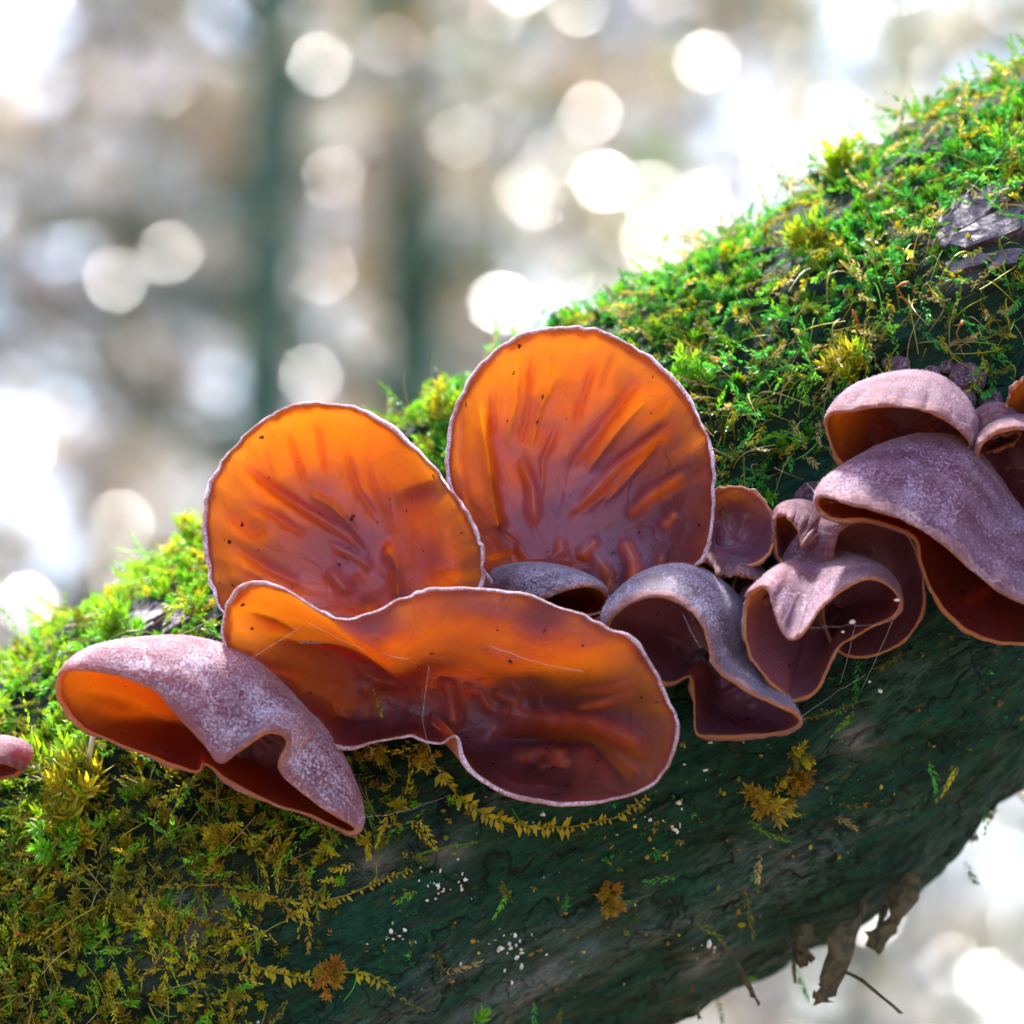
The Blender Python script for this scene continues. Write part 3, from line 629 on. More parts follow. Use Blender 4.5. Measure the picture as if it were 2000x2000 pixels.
# big mauve hood at the right
r_, m_ = split([((1600,988,-30),(1650,950,-18)),((1608,970,-32),(1680,918,-18)),((1660,985,-36),(1720,888,-18)),((1720,1000,-38),(1770,870,-18)),((1780,1022,-40),(1820,868,-19)),((1840,1062,-41),(1870,882,-20)),((1900,1115,-42),(1915,925,-20)),((1960,1160,-42),(1960,985,-20)),((2030,1190,-41),(2010,1040,-20)),((2090,1200,-38),(2060,1090,-18)),((2110,1215,-34),(2060,1130,-14)),((2070,1245,-28),(2030,1150,-9)),((1990,1256,-24),(1970,1150,-8)),((1920,1245,-22),(1920,1120,-8)),((1860,1205,-22),(1880,1090,-8)),((1820,1150,-22),(1850,1060,-8)),((1800,1095,-22),(1830,1040,-8)),((1785,1045,-25),(1810,1010,-10)),((1700,1014,-30),(1760,985,-12)),((1630,1012,-29),(1700,970,-14))])
fungus('large smooth mauve ear fungus hood with a glowing orange edge over a hanging lobe', r_, (1860,1010,-5,60), m_, seed=9, hairs=30000, rough=0.5, wob=0.5, minner='in_orange', mfelt='felt_mauve', mrim='rim_pink', thick=1.35, rimw=1.5, folds=[([(1880,1180),(1930,1150),(1960,1130)], 1.6, 10), ([(1800,1060),(1850,1090)], 1.4, 10)])
# upper hood
r_, m_ = split([((1617,845,-16),(1655,805,-10)),((1622,812,-19),(1680,768,-11)),((1665,803,-23),(1720,750,-12)),((1720,795,-25),(1760,742,-12)),((1780,797,-26),(1800,742,-12)),((1835,815,-26),(1840,755,-12)),((1880,848,-24),(1876,790,-11)),((1893,872,-21),(1885,830,-9)),((1870,887,-18),(1850,860,-4)),((1800,905,-14),(1790,865,-2)),((1730,930,-12),(1740,870,-2)),((1680,928,-12),(1710,870,-3)),((1640,898,-13),(1680,850,-5))])
fungus('rounded mauve ear fungus hood with pale orange hollow mouth, topmost by the small buttons', r_, (1770,840,-2,45), m_, seed=10, hairs=16000, rough=0.5, wob=0.5, mfelt='felt_mauve', mrim='rim_pink', thick=1.35, rimw=1.5, folds=[([(1720,820),(1715,880)], 2, 12), ([(1770,820),(1775,890)], -1.5, 12), ([(1820,830),(1830,880)], 1.5, 12)])
# right edge curls
r_, m_ = split([((1912,912,-19),(1930,905,-10)),((1914,878,-22),(1925,868,-12)),((1938,852,-24),(1950,838,-12)),((1985,840,-24),(1995,828,-12)),((2040,845,-22),(2040,840,-11)),((2085,885,-19),(2070,880,-8)),((2085,955,-17),(2060,930,-5)),((2035,1005,-16),(2030,955,-4)),((1978,1000,-17),(1990,950,-4)),((1948,965,-20),(1968,935,-5))])
fungus('pink rimmed ear fungus curl with deep orange throat above the large mauve hood', r_, (1995,905,-3,30), m_, seed=11, hairs=8000, rough=0.5, wob=0.5, nth=140, nt=28, mfelt='felt_mauve', mrim='rim_pink', thick=1.35, rimw=1.6)
fungus('orange lobed ear fungus just above the pink rimmed curl', [(1967,822,-12),(1968,790,-15),(1984,757,-17),(2020,741,-17),(2060,770,-15),(2062,820,-12),(2012,836,-11)], (2022,800,-5,20), depth=2, seed=12, nth=120, nt=26, mfelt='felt_mauve', mrim='rim_pink', thick=1.4)
# cluster between the big cup and the ring
fungus('small round purple cup with rusty throat beside the right side of the largest cup', [(1372,1045,-9),(1378,990,-9),(1408,958,-11),(1450,954,-12),(1488,978,-13),(1509,1020,-14),(1509,1062,-15),(1486,1093,-16),(1440,1106,-16),(1395,1106,-14),(1374,1085,-11)], (1418,1050,-4,18), depth=3, seed=13, wob=0.4, rough=0.4, nth=140, nt=28, minner='in_brown', mfelt='felt_mauve', mrim='rim_pink', thick=1.4, folds=[([(1440,1060),(1455,1000)], 1.2, 9)])
r_, m_ = split([((1517,1012,-16),(1530,1005,-10)),((1540,1014,-19),(1550,995,-12)),((1560,1042,-22),(1580,1000,-13)),((1566,1068,-23),(1600,1015,-13)),((1590,1056,-20),(1606,1030,-12)),((1610,1036,-16),(1605,1040,-9)),((1590,1075,-14),(1590,1058,-7)),((1555,1098,-14),(1560,1068,-6)),((1525,1094,-14),(1540,1060,-6)),((1515,1050,-15),(1530,1040,-7))])
fungus('small puckered purple ear fungus between the rusty cup and the plum ring', r_, (1565,1040,-5,16), m_, seed=14, nth=130, nt=26, minner='in_brown', mfelt='felt_mauve', mrim='rim_pink', thick=1.5, rough=1.8)
r_, m_ = split([((1385,1140,-14),(1395,1125,-9)),((1420,1128,-18),(1420,1112,-11)),((1455,1127,-20),(1450,1108,-12)),((1485,1142,-18),(1478,1125,-11)),((1490,1155,-15),(1478,1145,-9)),((1465,1172,-13),(1455,1160,-7)),((1425,1180,-12),(1425,1165,-6)),((1390,1165,-12),(1400,1155,-7))])
fungus('thin dark purple tongue of fungus under the rusty round cup', r_, (1435,1145,-6,15), m_, seed=15, nth=110, nt=24, minner='in_brown', mfelt='felt_mauve', mrim='rim_pink', thick=1.5)
r_, m_ = split([((1345,1120,-13),(1352,1108,-9)),((1370,1098,-17),(1368,1088,-11)),((1392,1108,-19),(1392,1090,-12)),((1402,1128,-20),(1410,1098,-12)),((1422,1116,-18),(1424,1100,-11)),((1436,1130,-15),(1430,1118,-9)),((1415,1160,-13),(1412,1140,-8)),((1375,1165,-12),(1380,1145,-8)),((1350,1145,-12),(1360,1130,-8))])
fungus('tiny crumpled purple ear squeezed between the largest cup and the grey hood', r_, (1390,1130,-6,14), m_, seed=18, nth=110, nt=24, minner='in_brown', mfelt='felt_mauve', mrim='rim_pink', thick=1.3, rough=1.6)
r_, m_ = split([((1450,1190,-15),(1455,1178,-10)),((1462,1165,-18),(1468,1155,-12)),((1485,1172,-20),(1486,1152,-12)),((1500,1190,-17),(1496,1172,-10)),((1490,1215,-14),(1485,1200,-8)),((1462,1215,-13),(1465,1202,-8))])
fungus('tiny plum ear between the grey hood and the notched fungus', r_, (1475,1185,-6,12), m_, seed=19, nth=100, nt=22, minner='in_brown', mfelt='felt_mauve', mrim='rim_pink', thick=1.3, rough=1.4)
r_, m_ = split([((1888,868,-14),(1895,845,-10)),((1920,862,-17),(1915,822,-12)),((1955,850,-17),(1945,806,-12)),((1985,845,-14),(1970,815,-11)),((1985,860,-12),(1965,845,-8)),((1940,878,-11),(1935,865,-7)),((1900,882,-11),(1905,868,-7))])
fungus('small mauve tongue of fungus between the topmost hood and the pink curl', r_, (1935,845,-6,18), m_, seed=16, nth=110, nt=24, minner='in_brown', mfelt='felt_mauve', mrim='rim_pink', thick=1.4)
r_, m_ = split([((-60,1492,-6),(-50,1470,-2)),((-25,1488,-9),(-25,1462,-4)),((8,1490,-9),(5,1458,-4)),((28,1496,-7),(32,1462,-3)),((40,1502,-5),(46,1470,-1)),((15,1516,-3),(18,1498,1)),((-20,1518,-3),(-15,1498,1)),((-58,1510,-4),(-48,1490,0))])
fungus('small lone purple ear fungus half buried in the yellow-green moss', r_, (-5,1482,2,16), m_, seed=17, wob=0.4, rough=0.5, nth=110, nt=24, minner='in_brown', mfelt='felt_mauve', mrim='rim_pink', thick=1.35, wshift=-4)

# young buttons
def button(px, py, r, label, seed, lift=0.5, group='young button fungi at the top of the cluster'):
    f, nr = log_at(np.array([px]), np.array([py])); f = f[0]; nr = nr[0]
    R_ = r * 1e-4
    u = np.linspace(0, np.pi, 22); th = np.linspace(0, 2 * np.pi, 40, endpoint=False)
    rad = np.sin(u) ** 0.8; z = np.cos(u) * 0.7 - 0.35 * np.exp(-(u / 0.35) ** 2)
    a = norm(np.cross(nr, [0.2, 0.9, 0.3])); b = np.cross(nr, a)
    nm = norm(nr * 0.8 + np.array([0, 0.35, 0]))
    a = norm(np.cross(nm, [0.2, 0.9, 0.3])); b = np.cross(nm, a)
    v = (rad[:, None, None] * (np.cos(th)[None, :, None] * a + np.sin(th)[None, :, None] * b) + z[:, None, None] * nm) 
    v = v * (1 + 0.16 * fbm(v * 1.7 + seed, 3, seed))[..., None]
    v = f + nm * R_ * lift + v * R_
    i = np.arange(21)[:, None] * 40; j = np.arange(40)[None]; j2 = (j + 1) % 40
    q = np.stack([i + j, i + 40 + j, i + 40 + j2, i + j2], -1).reshape(-1, 4)
    return tag(mesh_obj('button_fungus', w3(v.reshape(-1, 3)), [q], M['felt_mauve'], None, w3(f)), label, 'fungus', group)
for k, (x, y, r, lb) in enumerate([(1890, 748, 34, 'largest pale topped purple button fungus in the moss above the topmost hood'), (1758, 722, 22, 'whitish lilac button fungus peeking over the topmost hood'), (1820, 737, 19, 'tiny dimpled button fungus between two larger buttons'),
                                   (1872, 790, 33, 'smooth mauve button fungus pressed against the side of the topmost hood'), (1935, 790, 24, 'dull purple button fungus under dry moss strands'), (1850, 722, 15, 'tiny rusty button fungus beside the largest button'), (1590, 990, 40, 'low purple button fungus behind the puckered fungus'),
                                   (1735, 715, 13, 'smallest grey button fungus at the edge of the moss')]):
    button(x, y, r, lb, 60 + k)

# ------------------------------------------------------------------ moss
CG = {'emerald': (0.06, 0.34, 0.05), 'green': (0.14, 0.40, 0.02), 'lime': (0.26, 0.43, 0.02), 'gold': (0.44, 0.38, 0.02), 'ochre': (0.33, 0.22, 0.02), 'rust': (0.34, 0.16, 0.02), 'tan': (0.45, 0.36, 0.14), 'deep': (0.02, 0.12, 0.035), 'olive': (0.16, 0.17, 0.015)}
CARR = {k: np.array(v) for k, v in CG.items()}

def leaves_on(base, axis, n_leaf, length, width, stem, spread, r, col, twist=2.4, ranks=None):
    """numpy moss shoots. base (N,3), axis (N,3) unit, stem length (N,), col (N,3) -> verts, tris, cols (leaf = folded kite of 2 triangles)"""
    N = len(base)
    ref = np.where(np.abs(axis[:, :1]) > 0.8, np.array([[0, 1.0, 0]]), np.array([[1.0, 0, 0]]))
    a = norm(np.cross(axis, ref)); b = np.cross(axis, a)
    bendv = norm(r.normal(size=(N, 3)))
    k = (np.arange(n_leaf) + 0.5) / n_leaf
    u = np.clip(k[None] + r.uniform(-0.04, 0.04, (N, n_leaf)), 0, 1)
    th = r.uniform(0, 6.28, (N, 1)) + np.arange(n_leaf)[None] * twist + r.normal(0, 0.25, (N, n_leaf))
    if ranks: th = r.uniform(0, 6.28, (N, 1)) + (np.arange(n_leaf)[None] % 2) * np.pi + r.normal(0, 0.25, (N, n_leaf))
    rad = np.cos(th)[..., None] * a[:, None] + np.sin(th)[..., None] * b[:, None]
    p = base[:, None] + axis[:, None] * (u * stem[:, None])[..., None] + bendv[:, None] * (0.35 * stem[:, None] * u ** 2)[..., None]
    sp = spread * (1.15 - 0.75 * u)[..., None]
    ld = norm(axis[:, None] * (1 - 0.3 * sp) + bendv[:, None] * 0.4 * u[..., None] + rad * sp * 1.6)
    L = (length * (0.6 + 0.7 * np.sin(np.pi * np.clip(u * 0.8 + 0.15, 0, 1))) * r.uniform(0.7, 1.25, (N, n_leaf)))[..., None]
    Wd = L * width
    side = norm(np.cross(ld, rad + 1e-6)); fold = norm(np.cross(side, ld))
    mid = p + ld * L * 0.42
    tip = p + ld * L - fold * L * 0.18 * r.uniform(-0.5, 1.5, (N, n_leaf, 1))
    v = np.stack([p, mid + side * Wd + fold * Wd * 0.4, tip, mid - side * Wd + fold * Wd * 0.4], 2).reshape(-1, 3)
    n = N * n_leaf; i = np.arange(n) * 4
    t = np.concatenate([np.stack([i, i + 1, i + 2], -1), np.stack([i, i + 2, i + 3], -1)])
    c = (col[:, None] * r.uniform(0.75, 1.25, (N, n_leaf, 1)))[:, :, None].repeat(4, 2).copy()
    c[:, :, 2] *= 1.15
    return v, t, c.reshape(-1, 3)

def log_samples(n, r, s0=-0.2, s1=0.2, ph0=-1.2, ph1=3.2):
    s = r.uniform(s0, s1, n); ph = r.uniform(ph0, ph1, n)
    f = log_pt(s, np.mod(ph, 2 * np.pi)); nr = np.cos(ph)[:, None] * NV + np.sin(ph)[:, None] * np.array([0, 0, -1.0])
    return s, ph, f, nr

mr = np.random.default_rng(101)
def pick(r, n, names, p):
    return np.array([CARR[k] for k in names])[r.choice(len(names), n, p=np.array(p) / sum(p))]

def moss_colour(f, px, r, kind):
    n = len(f); patch = fbm(f * 60, 3, 71) + r.normal(0, 0.25, n)
    v = topv(px[:, 0], px[:, 1])
    right = pick(r, n, ['emerald', 'green', 'lime', 'gold', 'deep'], [4.5, 4, 1.4, 0.6, 1.8]) if kind == 'tuft' else pick(r, n, ['gold', 'olive', 'tan', 'emerald', 'green'], [1.2, 2.2, 1.4, 2.4, 2])
    left = pick(r, n, ['lime', 'green', 'gold', 'olive'], [4, 3, 1.6, 1])
    low = pick(r, n, ['gold', 'ochre', 'olive', 'green', 'lime'], [2.6, 1.6, 3, 1.2, 0.8])
    c = np.where((px[:, 0] > 850)[:, None], right, left)
    lowm = (v > 330 + 250 * r.normal(0, 0.3, n)) & (px[:, 0] < 850)
    c = np.where(lowm[:, None], low, c)
    y = np.clip(patch, -1, 1)[:, None]
    return c * 0.86 * (1 + 0.35 * y)

mv = []; mt = []; mcx = []; off = 0
def put(v, t, c):
    global off
    mv.append(w3(v)); mt.append(t + off); mcx.append(c); off += len(v)

def inside_any(px):
    res = np.zeros(len(px), bool)
    for poly in OUTLINES:
        c_ = poly.mean(0); p = c_ + (poly - c_) * 0.97; x, y = px[:, 0], px[:, 1]; ins = np.zeros(len(px), bool)
        for k in range(len(p)):
            x1, y1 = p[k]; x2, y2 = p[k - 1]
            cond = ((y1 > y) != (y2 > y)); xi = (x2 - x1) * (y - y1) / (y2 - y1 + 1e-9) + x1
            ins ^= cond & (x < xi)
        res |= ins
    return res

# upright tufts
s, ph, f, nr = log_samples(110000, mr)
px = pxof(f); d = np.where(np.sin(ph) > -0.2, moss_density(px[:, 0], px[:, 1]), 0.7)
clump = 0.5 + (0.9 + 0.7 * (px[:, 0] > 950)) * fbm(f * 110, 3, 44)
d = d * np.clip(clump, 0.05, 1.2)
v_ = topv(px[:, 0], px[:, 1]); d = d * np.where(px[:, 0] > 900, 1 - 0.8 * sstep(90, 340, v_), 1)
keep = (mr.random(len(d)) < d * 0.45) & ~(inside_any(px) & (np.sin(ph) > 0))
f, nr, px, ph = f[keep], nr[keep], px[keep], ph[keep]
upv = np.array([0, 1.0, 0.2])
axis = norm(nr * 1.0 + upv * 0.45 + mr.normal(0, 0.35, f.shape))
size = 0.7 + 0.5 * np.clip(fbm(f * 70, 2, 91), -0.6, 1)
col = moss_colour(f, px, mr, 'tuft')
N_ = len(f); print('tufts', N_)
for lo, hi, nl, ln, st in ((0, .55, 16, .0010, .0024), (.55, .88, 22, .0014, .0034), (.88, 1, 26, .0020, .0046)):
    a, b = int(lo * N_), int(hi * N_)
    put(*leaves_on(f[a:b] - nr[a:b] * 0.0008, axis[a:b], nl, ln, 0.17, st * size[a:b], 0.75, mr, col[a:b]))
# creeping and hanging strands
s, ph, f, nr = log_samples(30000, mr)
px = pxof(f); d = np.where(np.sin(ph) > -0.2, moss_density(px[:, 0], px[:, 1] - 25), 0.4)
v_ = topv(px[:, 0], px[:, 1]); d = d * (0.5 + 0.8 * sstep(60, 300, v_))
keep = (mr.random(len(d)) < d * 0.42) & ~(inside_any(px) & (np.sin(ph) > 0))
f, nr, px = f[keep], nr[keep], px[keep]
axis = norm(nr * 0.35 + np.array([0, -0.55, 0]) + mr.normal(0, 0.7, f.shape)); axis = norm(axis - nr * np.minimum(0, (axis * nr).sum(1, keepdims=True)) * 1.1)
col = moss_colour(f, px, mr, 'strand')
st = mr.uniform(0.004, 0.011, len(f)); print('strands', len(f))
put(*leaves_on(f + nr * mr.uniform(0.0005, 0.0035, (len(f), 1)), axis, 24, 0.0011, 0.2, st, 0.55, mr, col))
# bare tangled stems of the older moss
s, ph, f, nr = log_samples(20000, mr, ph0=0.1, ph1=2.0)
px = pxof(f); v_ = topv(px[:, 0], px[:, 1]); d = moss_density(px[:, 0], px[:, 1]) * np.where(px[:, 0] > 900, sstep(60, 260, v_), 0.35)
keep = (mr.random(len(d)) < d * 0.35) & ~inside_any(px); f, nr = f[keep], nr[keep]; n_ = len(f); K_ = 7; print('stems', n_)
dirs = norm(np.array([0, -0.7, 0]) + nr * 0.3 + mr.normal(0, 0.75, (n_, 3))); Ln = mr.uniform(0.003, 0.011, n_); cur = norm(mr.normal(0, 1, (n_, 3)))
tq_ = np.linspace(0, 1, K_)
pth = f[:, None] + nr[:, None] * (0.001 + 0.0022 * np.sin(tq_ * np.pi))[None, :, None] + dirs[:, None] * (tq_[None] * Ln[:, None])[..., None] + cur[:, None] * (0.6 * Ln[:, None] * tq_[None] ** 2)[..., None]
rd = norm(np.cross(dirs, cur)); rw = (mr.uniform(0.00009, 0.0002, n_)[:, None] * (1 - 0.6 * tq_))[..., None]
e2 = norm(np.cross(dirs, rd))
ring = np.stack([pth + rd[:, None] * rw, pth + (-0.5 * rd + 0.87 * e2)[:, None] * rw, pth + (-0.5 * rd - 0.87 * e2)[:, None] * rw], 2)
ii = (np.arange(n_)[:, None, None] * K_ * 3 + np.arange(K_ - 1)[None, :, None] * 3); jj_ = np.arange(3)[None, None]; jn = (jj_ + 1) % 3
tri_ = np.concatenate([np.stack([ii + jj_, ii + jn, ii + 3 + jn], -1).reshape(-1, 3), np.stack([ii + jj_, ii + 3 + jn, ii + 3 + jj_], -1).reshape(-1, 3)])
cst = pick(mr, n_, ['tan', 'gold', 'olive', 'green', 'ochre'], [2, 2, 2, 1.5, 1])
put(ring.reshape(-1, 3), tri_, np.repeat(cst, K_ * 3, 0))
# thin film of tiny shoots over the lower bark
s, ph, f, nr = log_samples(26000, mr, ph0=0.9, ph1=3.2)
px = pxof(f); pn = fbm(f * 90, 3, 133)
keep = mr.random(len(f)) < np.clip(pn * 0.25 + 0.02, 0.004, 0.3) * (1 - 0.8 * moss_density(px[:, 0], px[:, 1])) * (ph < 2.45) * ~inside_any(px)
f, nr = f[keep], nr[keep]
axis = norm(nr * 0.5 + mr.normal(0, 0.6, f.shape))
col = pick(mr, len(f), ['deep', 'olive', 'ochre', 'emerald', 'gold', 'rust'], [5, 3, 1.6, 1.5, 1, 0.6])
put(*leaves_on(f - nr * 0.0002, axis, 6, 0.0008, 0.26, np.full(len(f), 0.0009), 0.8, mr, col))
# the long stretches of trunk outside the picture: a coarser coat
s, ph, f, nr = log_samples(9000, mr, s0=-2.2, s1=1.6, ph0=-1.3, ph1=1.6)
k = np.abs(s) > 0.2; f, nr = f[k], nr[k]
axis = norm(nr + mr.normal(0, 0.4, f.shape)); col = pick(mr, len(f), ['green', 'lime', 'olive', 'gold'], [3, 2, 2, 1])
put(*leaves_on(f, axis, 10, 0.006, 0.2, np.full(len(f), 0.012), 0.8, mr, col))
mo = mesh_obj('moss', np.vstack(mv), [np.vstack(mt)], M['moss'], col=np.vstack(mcx), smooth=False)
tag(mo, 'green and golden moss coating the leaning trunk', 'moss', kind='stuff')
print('moss tris', sum(len(t) for t in mt))

# moss that can be picked out one by one
def star_tuft(px, py, r_px, colours, label, seed, nshoot=14, up=0.5, flat=0.6):
    r = np.random.default_rng(seed); f, nr = log_at(np.array([px]), np.array([py])); f, nr = f[0], nr[0]
    R_ = r_px * 1e-4
    pos = f + r.normal(0, R_ * 0.30, (nshoot, 3)) * np.array([1, 1, 0.5]) + nr * 0.0012
    ax = norm(nr * 0.9 + np.array([0, up, 0]) + (pos - f) / R_ * 0.9 + r.normal(0, 0.2, pos.shape))
    col = pick(r, nshoot, colours, [1] * len(colours))
    v, t, c = leaves_on(pos, ax, 22, R_ * 0.42, 0.15, np.full(nshoot, R_ * 0.75), 0.8, r, col)
    tag(mesh_obj('moss_tuft', w3(v), [t], M['moss'], None, w3(f), col=c, smooth=False), label, 'moss', 'single moss tufts on the trunk')
for k, a in enumerate([(1665, 725, 52, ['lime', 'gold'], 'yellow-green star shaped moss tuft above the topmost hood'), (1355, 760, 50, ['lime', 'green'], 'bright lime moss tuft touching the upper right side of the largest cup'),
                       (235, 1255, 62, ['lime', 'green'], 'pale lime star moss tuft above the whitish velvet hood'), (1492, 1553, 48, ['ochre', 'gold'], 'golden brown star moss tuft alone on dark bark'),
                       (1553, 1522, 28, ['rust', 'ochre'], 'small rust coloured moss tuft beside a bigger golden one'), (150, 1560, 85, ['gold', 'lime', 'olive'], 'thick golden moss cushion under the whitish velvet hood'),
                       (130, 1640, 70, ['green', 'lime', 'gold'], 'spiky yellow and green moss cushion at the left of the trunk'), (830, 1490, 26, ['ochre', 'gold'], 'small ochre moss tuft below the wide bowl'),
                       (1180, 1745, 32, ['rust', 'ochre'], 'rusty moss tuft in the middle of the lower bark'), (640, 1890, 40, ['rust', 'ochre'], 'rust brown moss tuft near the curved feather sprig'), (1560, 1470, 26, ['olive', 'gold'], 'olive moss tuft below the pointed fungus tip'),
                       (430, 1640, 34, ['gold', 'ochre'], 'ochre moss tuft hanging below the frilled hood'), (868, 812, 50, ['lime', 'gold'], 'lime moss tuft standing between the two upright cups'), (388, 1090, 55, ['lime', 'gold'], 'yellow moss tuft on the skyline left of the ridged cup'),
                       (1650, 350, 60, ['lime', 'gold'], 'yellow-green moss cushion jutting from the skyline above the hanging strands'), (1590, 500, 60, ['gold', 'lime'], 'golden moss cushion in the middle of the green slope')]):
    star_tuft(*a, seed=200 + k)

def sprig(line, leaf_px, colour, label, seed):
    """feather moss sprig lying on the bark: thin stem, two rows of leaves"""
    r = np.random.default_rng(seed); line = np.asarray(line, float)
    L = np.concatenate([[0], np.cumsum(np.linalg.norm(np.diff(line, axis=0), axis=1))]); n = max(int(L[-1] / 9), 8)
    q = np.linspace(0, L[-1], n); x = np.interp(q, L, line[:, 0]); y = np.interp(q, L, line[:, 1])
    f, nr = log_at(x, y); f = f + nr * (0.0012 + 0.0006 * np.sin(np.linspace(0, 6, n)))[:, None]
    mb = MB(); c = CARR[colour]
    mb.tube(f, np.linspace(0.00028, 0.00012, n), 5, c * 0.6)
    tg = norm(np.gradient(f, axis=0))
    for k in range(n):
        for sd in (-1, 1):
            if r.random() < 0.25: continue
            side = norm(np.cross(tg[k], nr[k])) * sd
            if sd * 1 < 0: side = side
            d = norm(side * 1.0 + tg[k] * 0.55 + nr[k] * r.uniform(0, 0.5) + np.array([0, -0.35, 0]) + r.normal(0, 0.35, 3))
            Lf = leaf_px * 0.8e-4 * r.uniform(0.45, 1.25) * (1 - 0.4 * (k / n) ** 3); wd = norm(np.cross(d, nr[k])) * Lf * 0.2
            v = np.stack([f[k], f[k] + d * Lf * .4 + wd + nr[k] * Lf * .08, f[k] + d * Lf - nr[k] * Lf * .1, f[k] + d * Lf * .4 - wd + nr[k] * Lf * .08])
            mb.add(v, t=[[0, 1, 2], [0, 2, 3]], c=c * r.uniform(0.8, 1.25))
    mb.v = [w3(v) for v in mb.v]
    o = mb.build('moss_sprig', M['moss'], None, w3(f[0]), smooth=False)
    tag(o, label, 'moss', 'feather moss sprigs on the bark')
for k, a in enumerate([([(860,1510),(900,1560),(960,1595),(1040,1612),(1120,1612),(1200,1595),(1260,1555)], 34, 'gold', 'golden feathery moss sprig curving right under the drooping lobe'),
                       ([(480,1880),(540,1895),(600,1905),(660,1895),(720,1900),(765,1925)], 34, 'gold', 'arching golden feather moss sprig low on the trunk'),
                       ([(560,1790),(620,1760),(680,1745),(740,1720),(800,1695)], 24, 'gold', 'comb-like yellow moss sprig pointing up beside a grey lichen patch'),
                       ([(815,1668),(850,1655),(890,1650),(930,1643)], 10, 'green', 'thin bright green moss sprig on dark bark below the bowl'),
                       ([(1180,1760),(1210,1758),(1240,1753)], 9, 'green', 'short bright green moss thread beside the rusty tuft'),
                       ([(380,1960),(385,1930),(400,1890)], 26, 'gold', 'small upright yellow moss sprig at the lower left'), ([(250,1800),(330,1790),(400,1800),(470,1830)], 26, 'ochre', 'ochre feather moss sprig over the grey web patch'),
                       ([(450,1740),(520,1760),(590,1755)], 24, 'gold', 'short golden feather moss sprig above the web patch'), ([(590,1690),(600,1730),(640,1760)], 22, 'ochre', 'brownish drooping moss sprig below the pointed frill'),
                       ([(1560,1400),(1640,1380),(1700,1360)], 14, 'olive', 'faint olive moss sprig right of the pointed fungus tip')]):
    sprig(*a, seed=300 + k)

# rust red spore stalks standing in the moss
def stalk(pts, label, seed, m='rust', rad=0.00016, tip=0.00045):
    p = np.array(pts, float); f, nr = log_at(p[:1, 0], p[:1, 1]); w0 = f[0, 2]
    q = np.column_stack([p, np.linspace(w0, w0 - 0.006, len(p))]); t = np.linspace(0, 1, 10)
    q = np.stack([np.interp(t, np.linspace(0, 1, len(q)), q[:, k]) for k in range(3)], -1)
    rr = np.full(10, rad); rr[-3:] = (tip * 0.8, tip, tip * 0.3)
    v, qd, tr = tube(fr(q), rr, 6)
    o = mesh_obj('spore_stalk', w3(v), [qd, tr], M['debris'], None, w3(fr(q[0])), col=np.broadcast_to(CARR[m] * [1, .7, 1], (len(v), 3)))
    tag(o, label, 'moss', 'spore stalks of the moss')
for k, a in enumerate([([(1790,620),(1760,575),(1752,560),(1775,550)], 'bent rust red spore stalk below the bare bark patch'), ([(1880,690),(1868,650),(1880,625),(1878,635)], 'curved rusty spore stalk above the largest button'), ([(1700,690),(1680,640),(1665,605)], 'thin orange spore stalk in the tangled moss'),
                       ([(1935,660),(1930,625),(1925,605)], 'dark brown spore stalk beside the curved rusty one'), ([(80,1835),(50,1826),(28,1822)], 'short orange spore stalk poking out of the lower left moss'), ([(430,1890),(470,1880),(480,1868)], 'fine red spore stalk near the arching feather sprig'), ([(868,745),(850,758),(838,762)], 'pinkish spore stalk sticking out left of the largest cup')]):
    stalk(*a, seed=k)
# pale dry stem
f0, _ = log_at(np.array([172.]), np.array([1500.])); w0 = f0[0, 2] - 0.004
v, qd, tr = tube(fr(np.array([(170, 1508, w0), (174, 1480, w0 - .001), (180, 1450, w0 - .004), (183, 1430, w0 - .006)])), [.0005, .00055, .0006, .0005], 8)
tag(mesh_obj('dry_stem', w3(v), [qd, tr], M['straw'], None, w3(fr(np.array([170, 1508, w0])))), 'pale dry grass stem standing in moss under the whitish velvet hood', 'stem')

# white mould dots, crumbs of bark
def blobs(name, spots, m, label, cat, col=None, squash=0.7):
    mb = MB(); r = np.random.default_rng(len(spots) + 5)
    u = np.linspace(0, np.pi, 6); th = np.linspace(0, 2 * np.pi, 8, endpoint=False)
    sp = np.stack([np.sin(u)[:, None] * np.cos(th), np.sin(u)[:, None] * np.sin(th), np.cos(u)[:, None] * np.ones(8)], -1).reshape(-1, 3)
    i = np.arange(5)[:, None] * 8; j = np.arange(8)[None]; j2 = (j + 1) % 8
    q = np.stack([i + j, i + 8 + j, i + 8 + j2, i + j2], -1).reshape(-1, 4)
    P = np.array([(s_[0], s_[1]) for s_ in spots], float); f, nr = log_at(P[:, 0], P[:, 1])
    for k, s_ in enumerate(spots):
        rad = s_[2] * 1e-4; pos = f[k] + nr[k] * rad * 0.3 if len(s_) < 4 else fr(np.array([s_[0], s_[1], s_[3] * 1e-3]))
        stretch = r.uniform(0.45, 1.7, 3)
        v = pos + sp * rad * stretch * (1 + 0.3 * r.normal(size=(len(sp), 1)))
        mb.add(w3(v), q, c=(CARR[col[k % len(col)]] * r.uniform(.6, 1.3) if col else (.8, .8, .8)))
    o = mb.build(name, m, smooth=True); tag(o, label, cat, kind='stuff')
dr = np.random.default_rng(9); sp_ = []
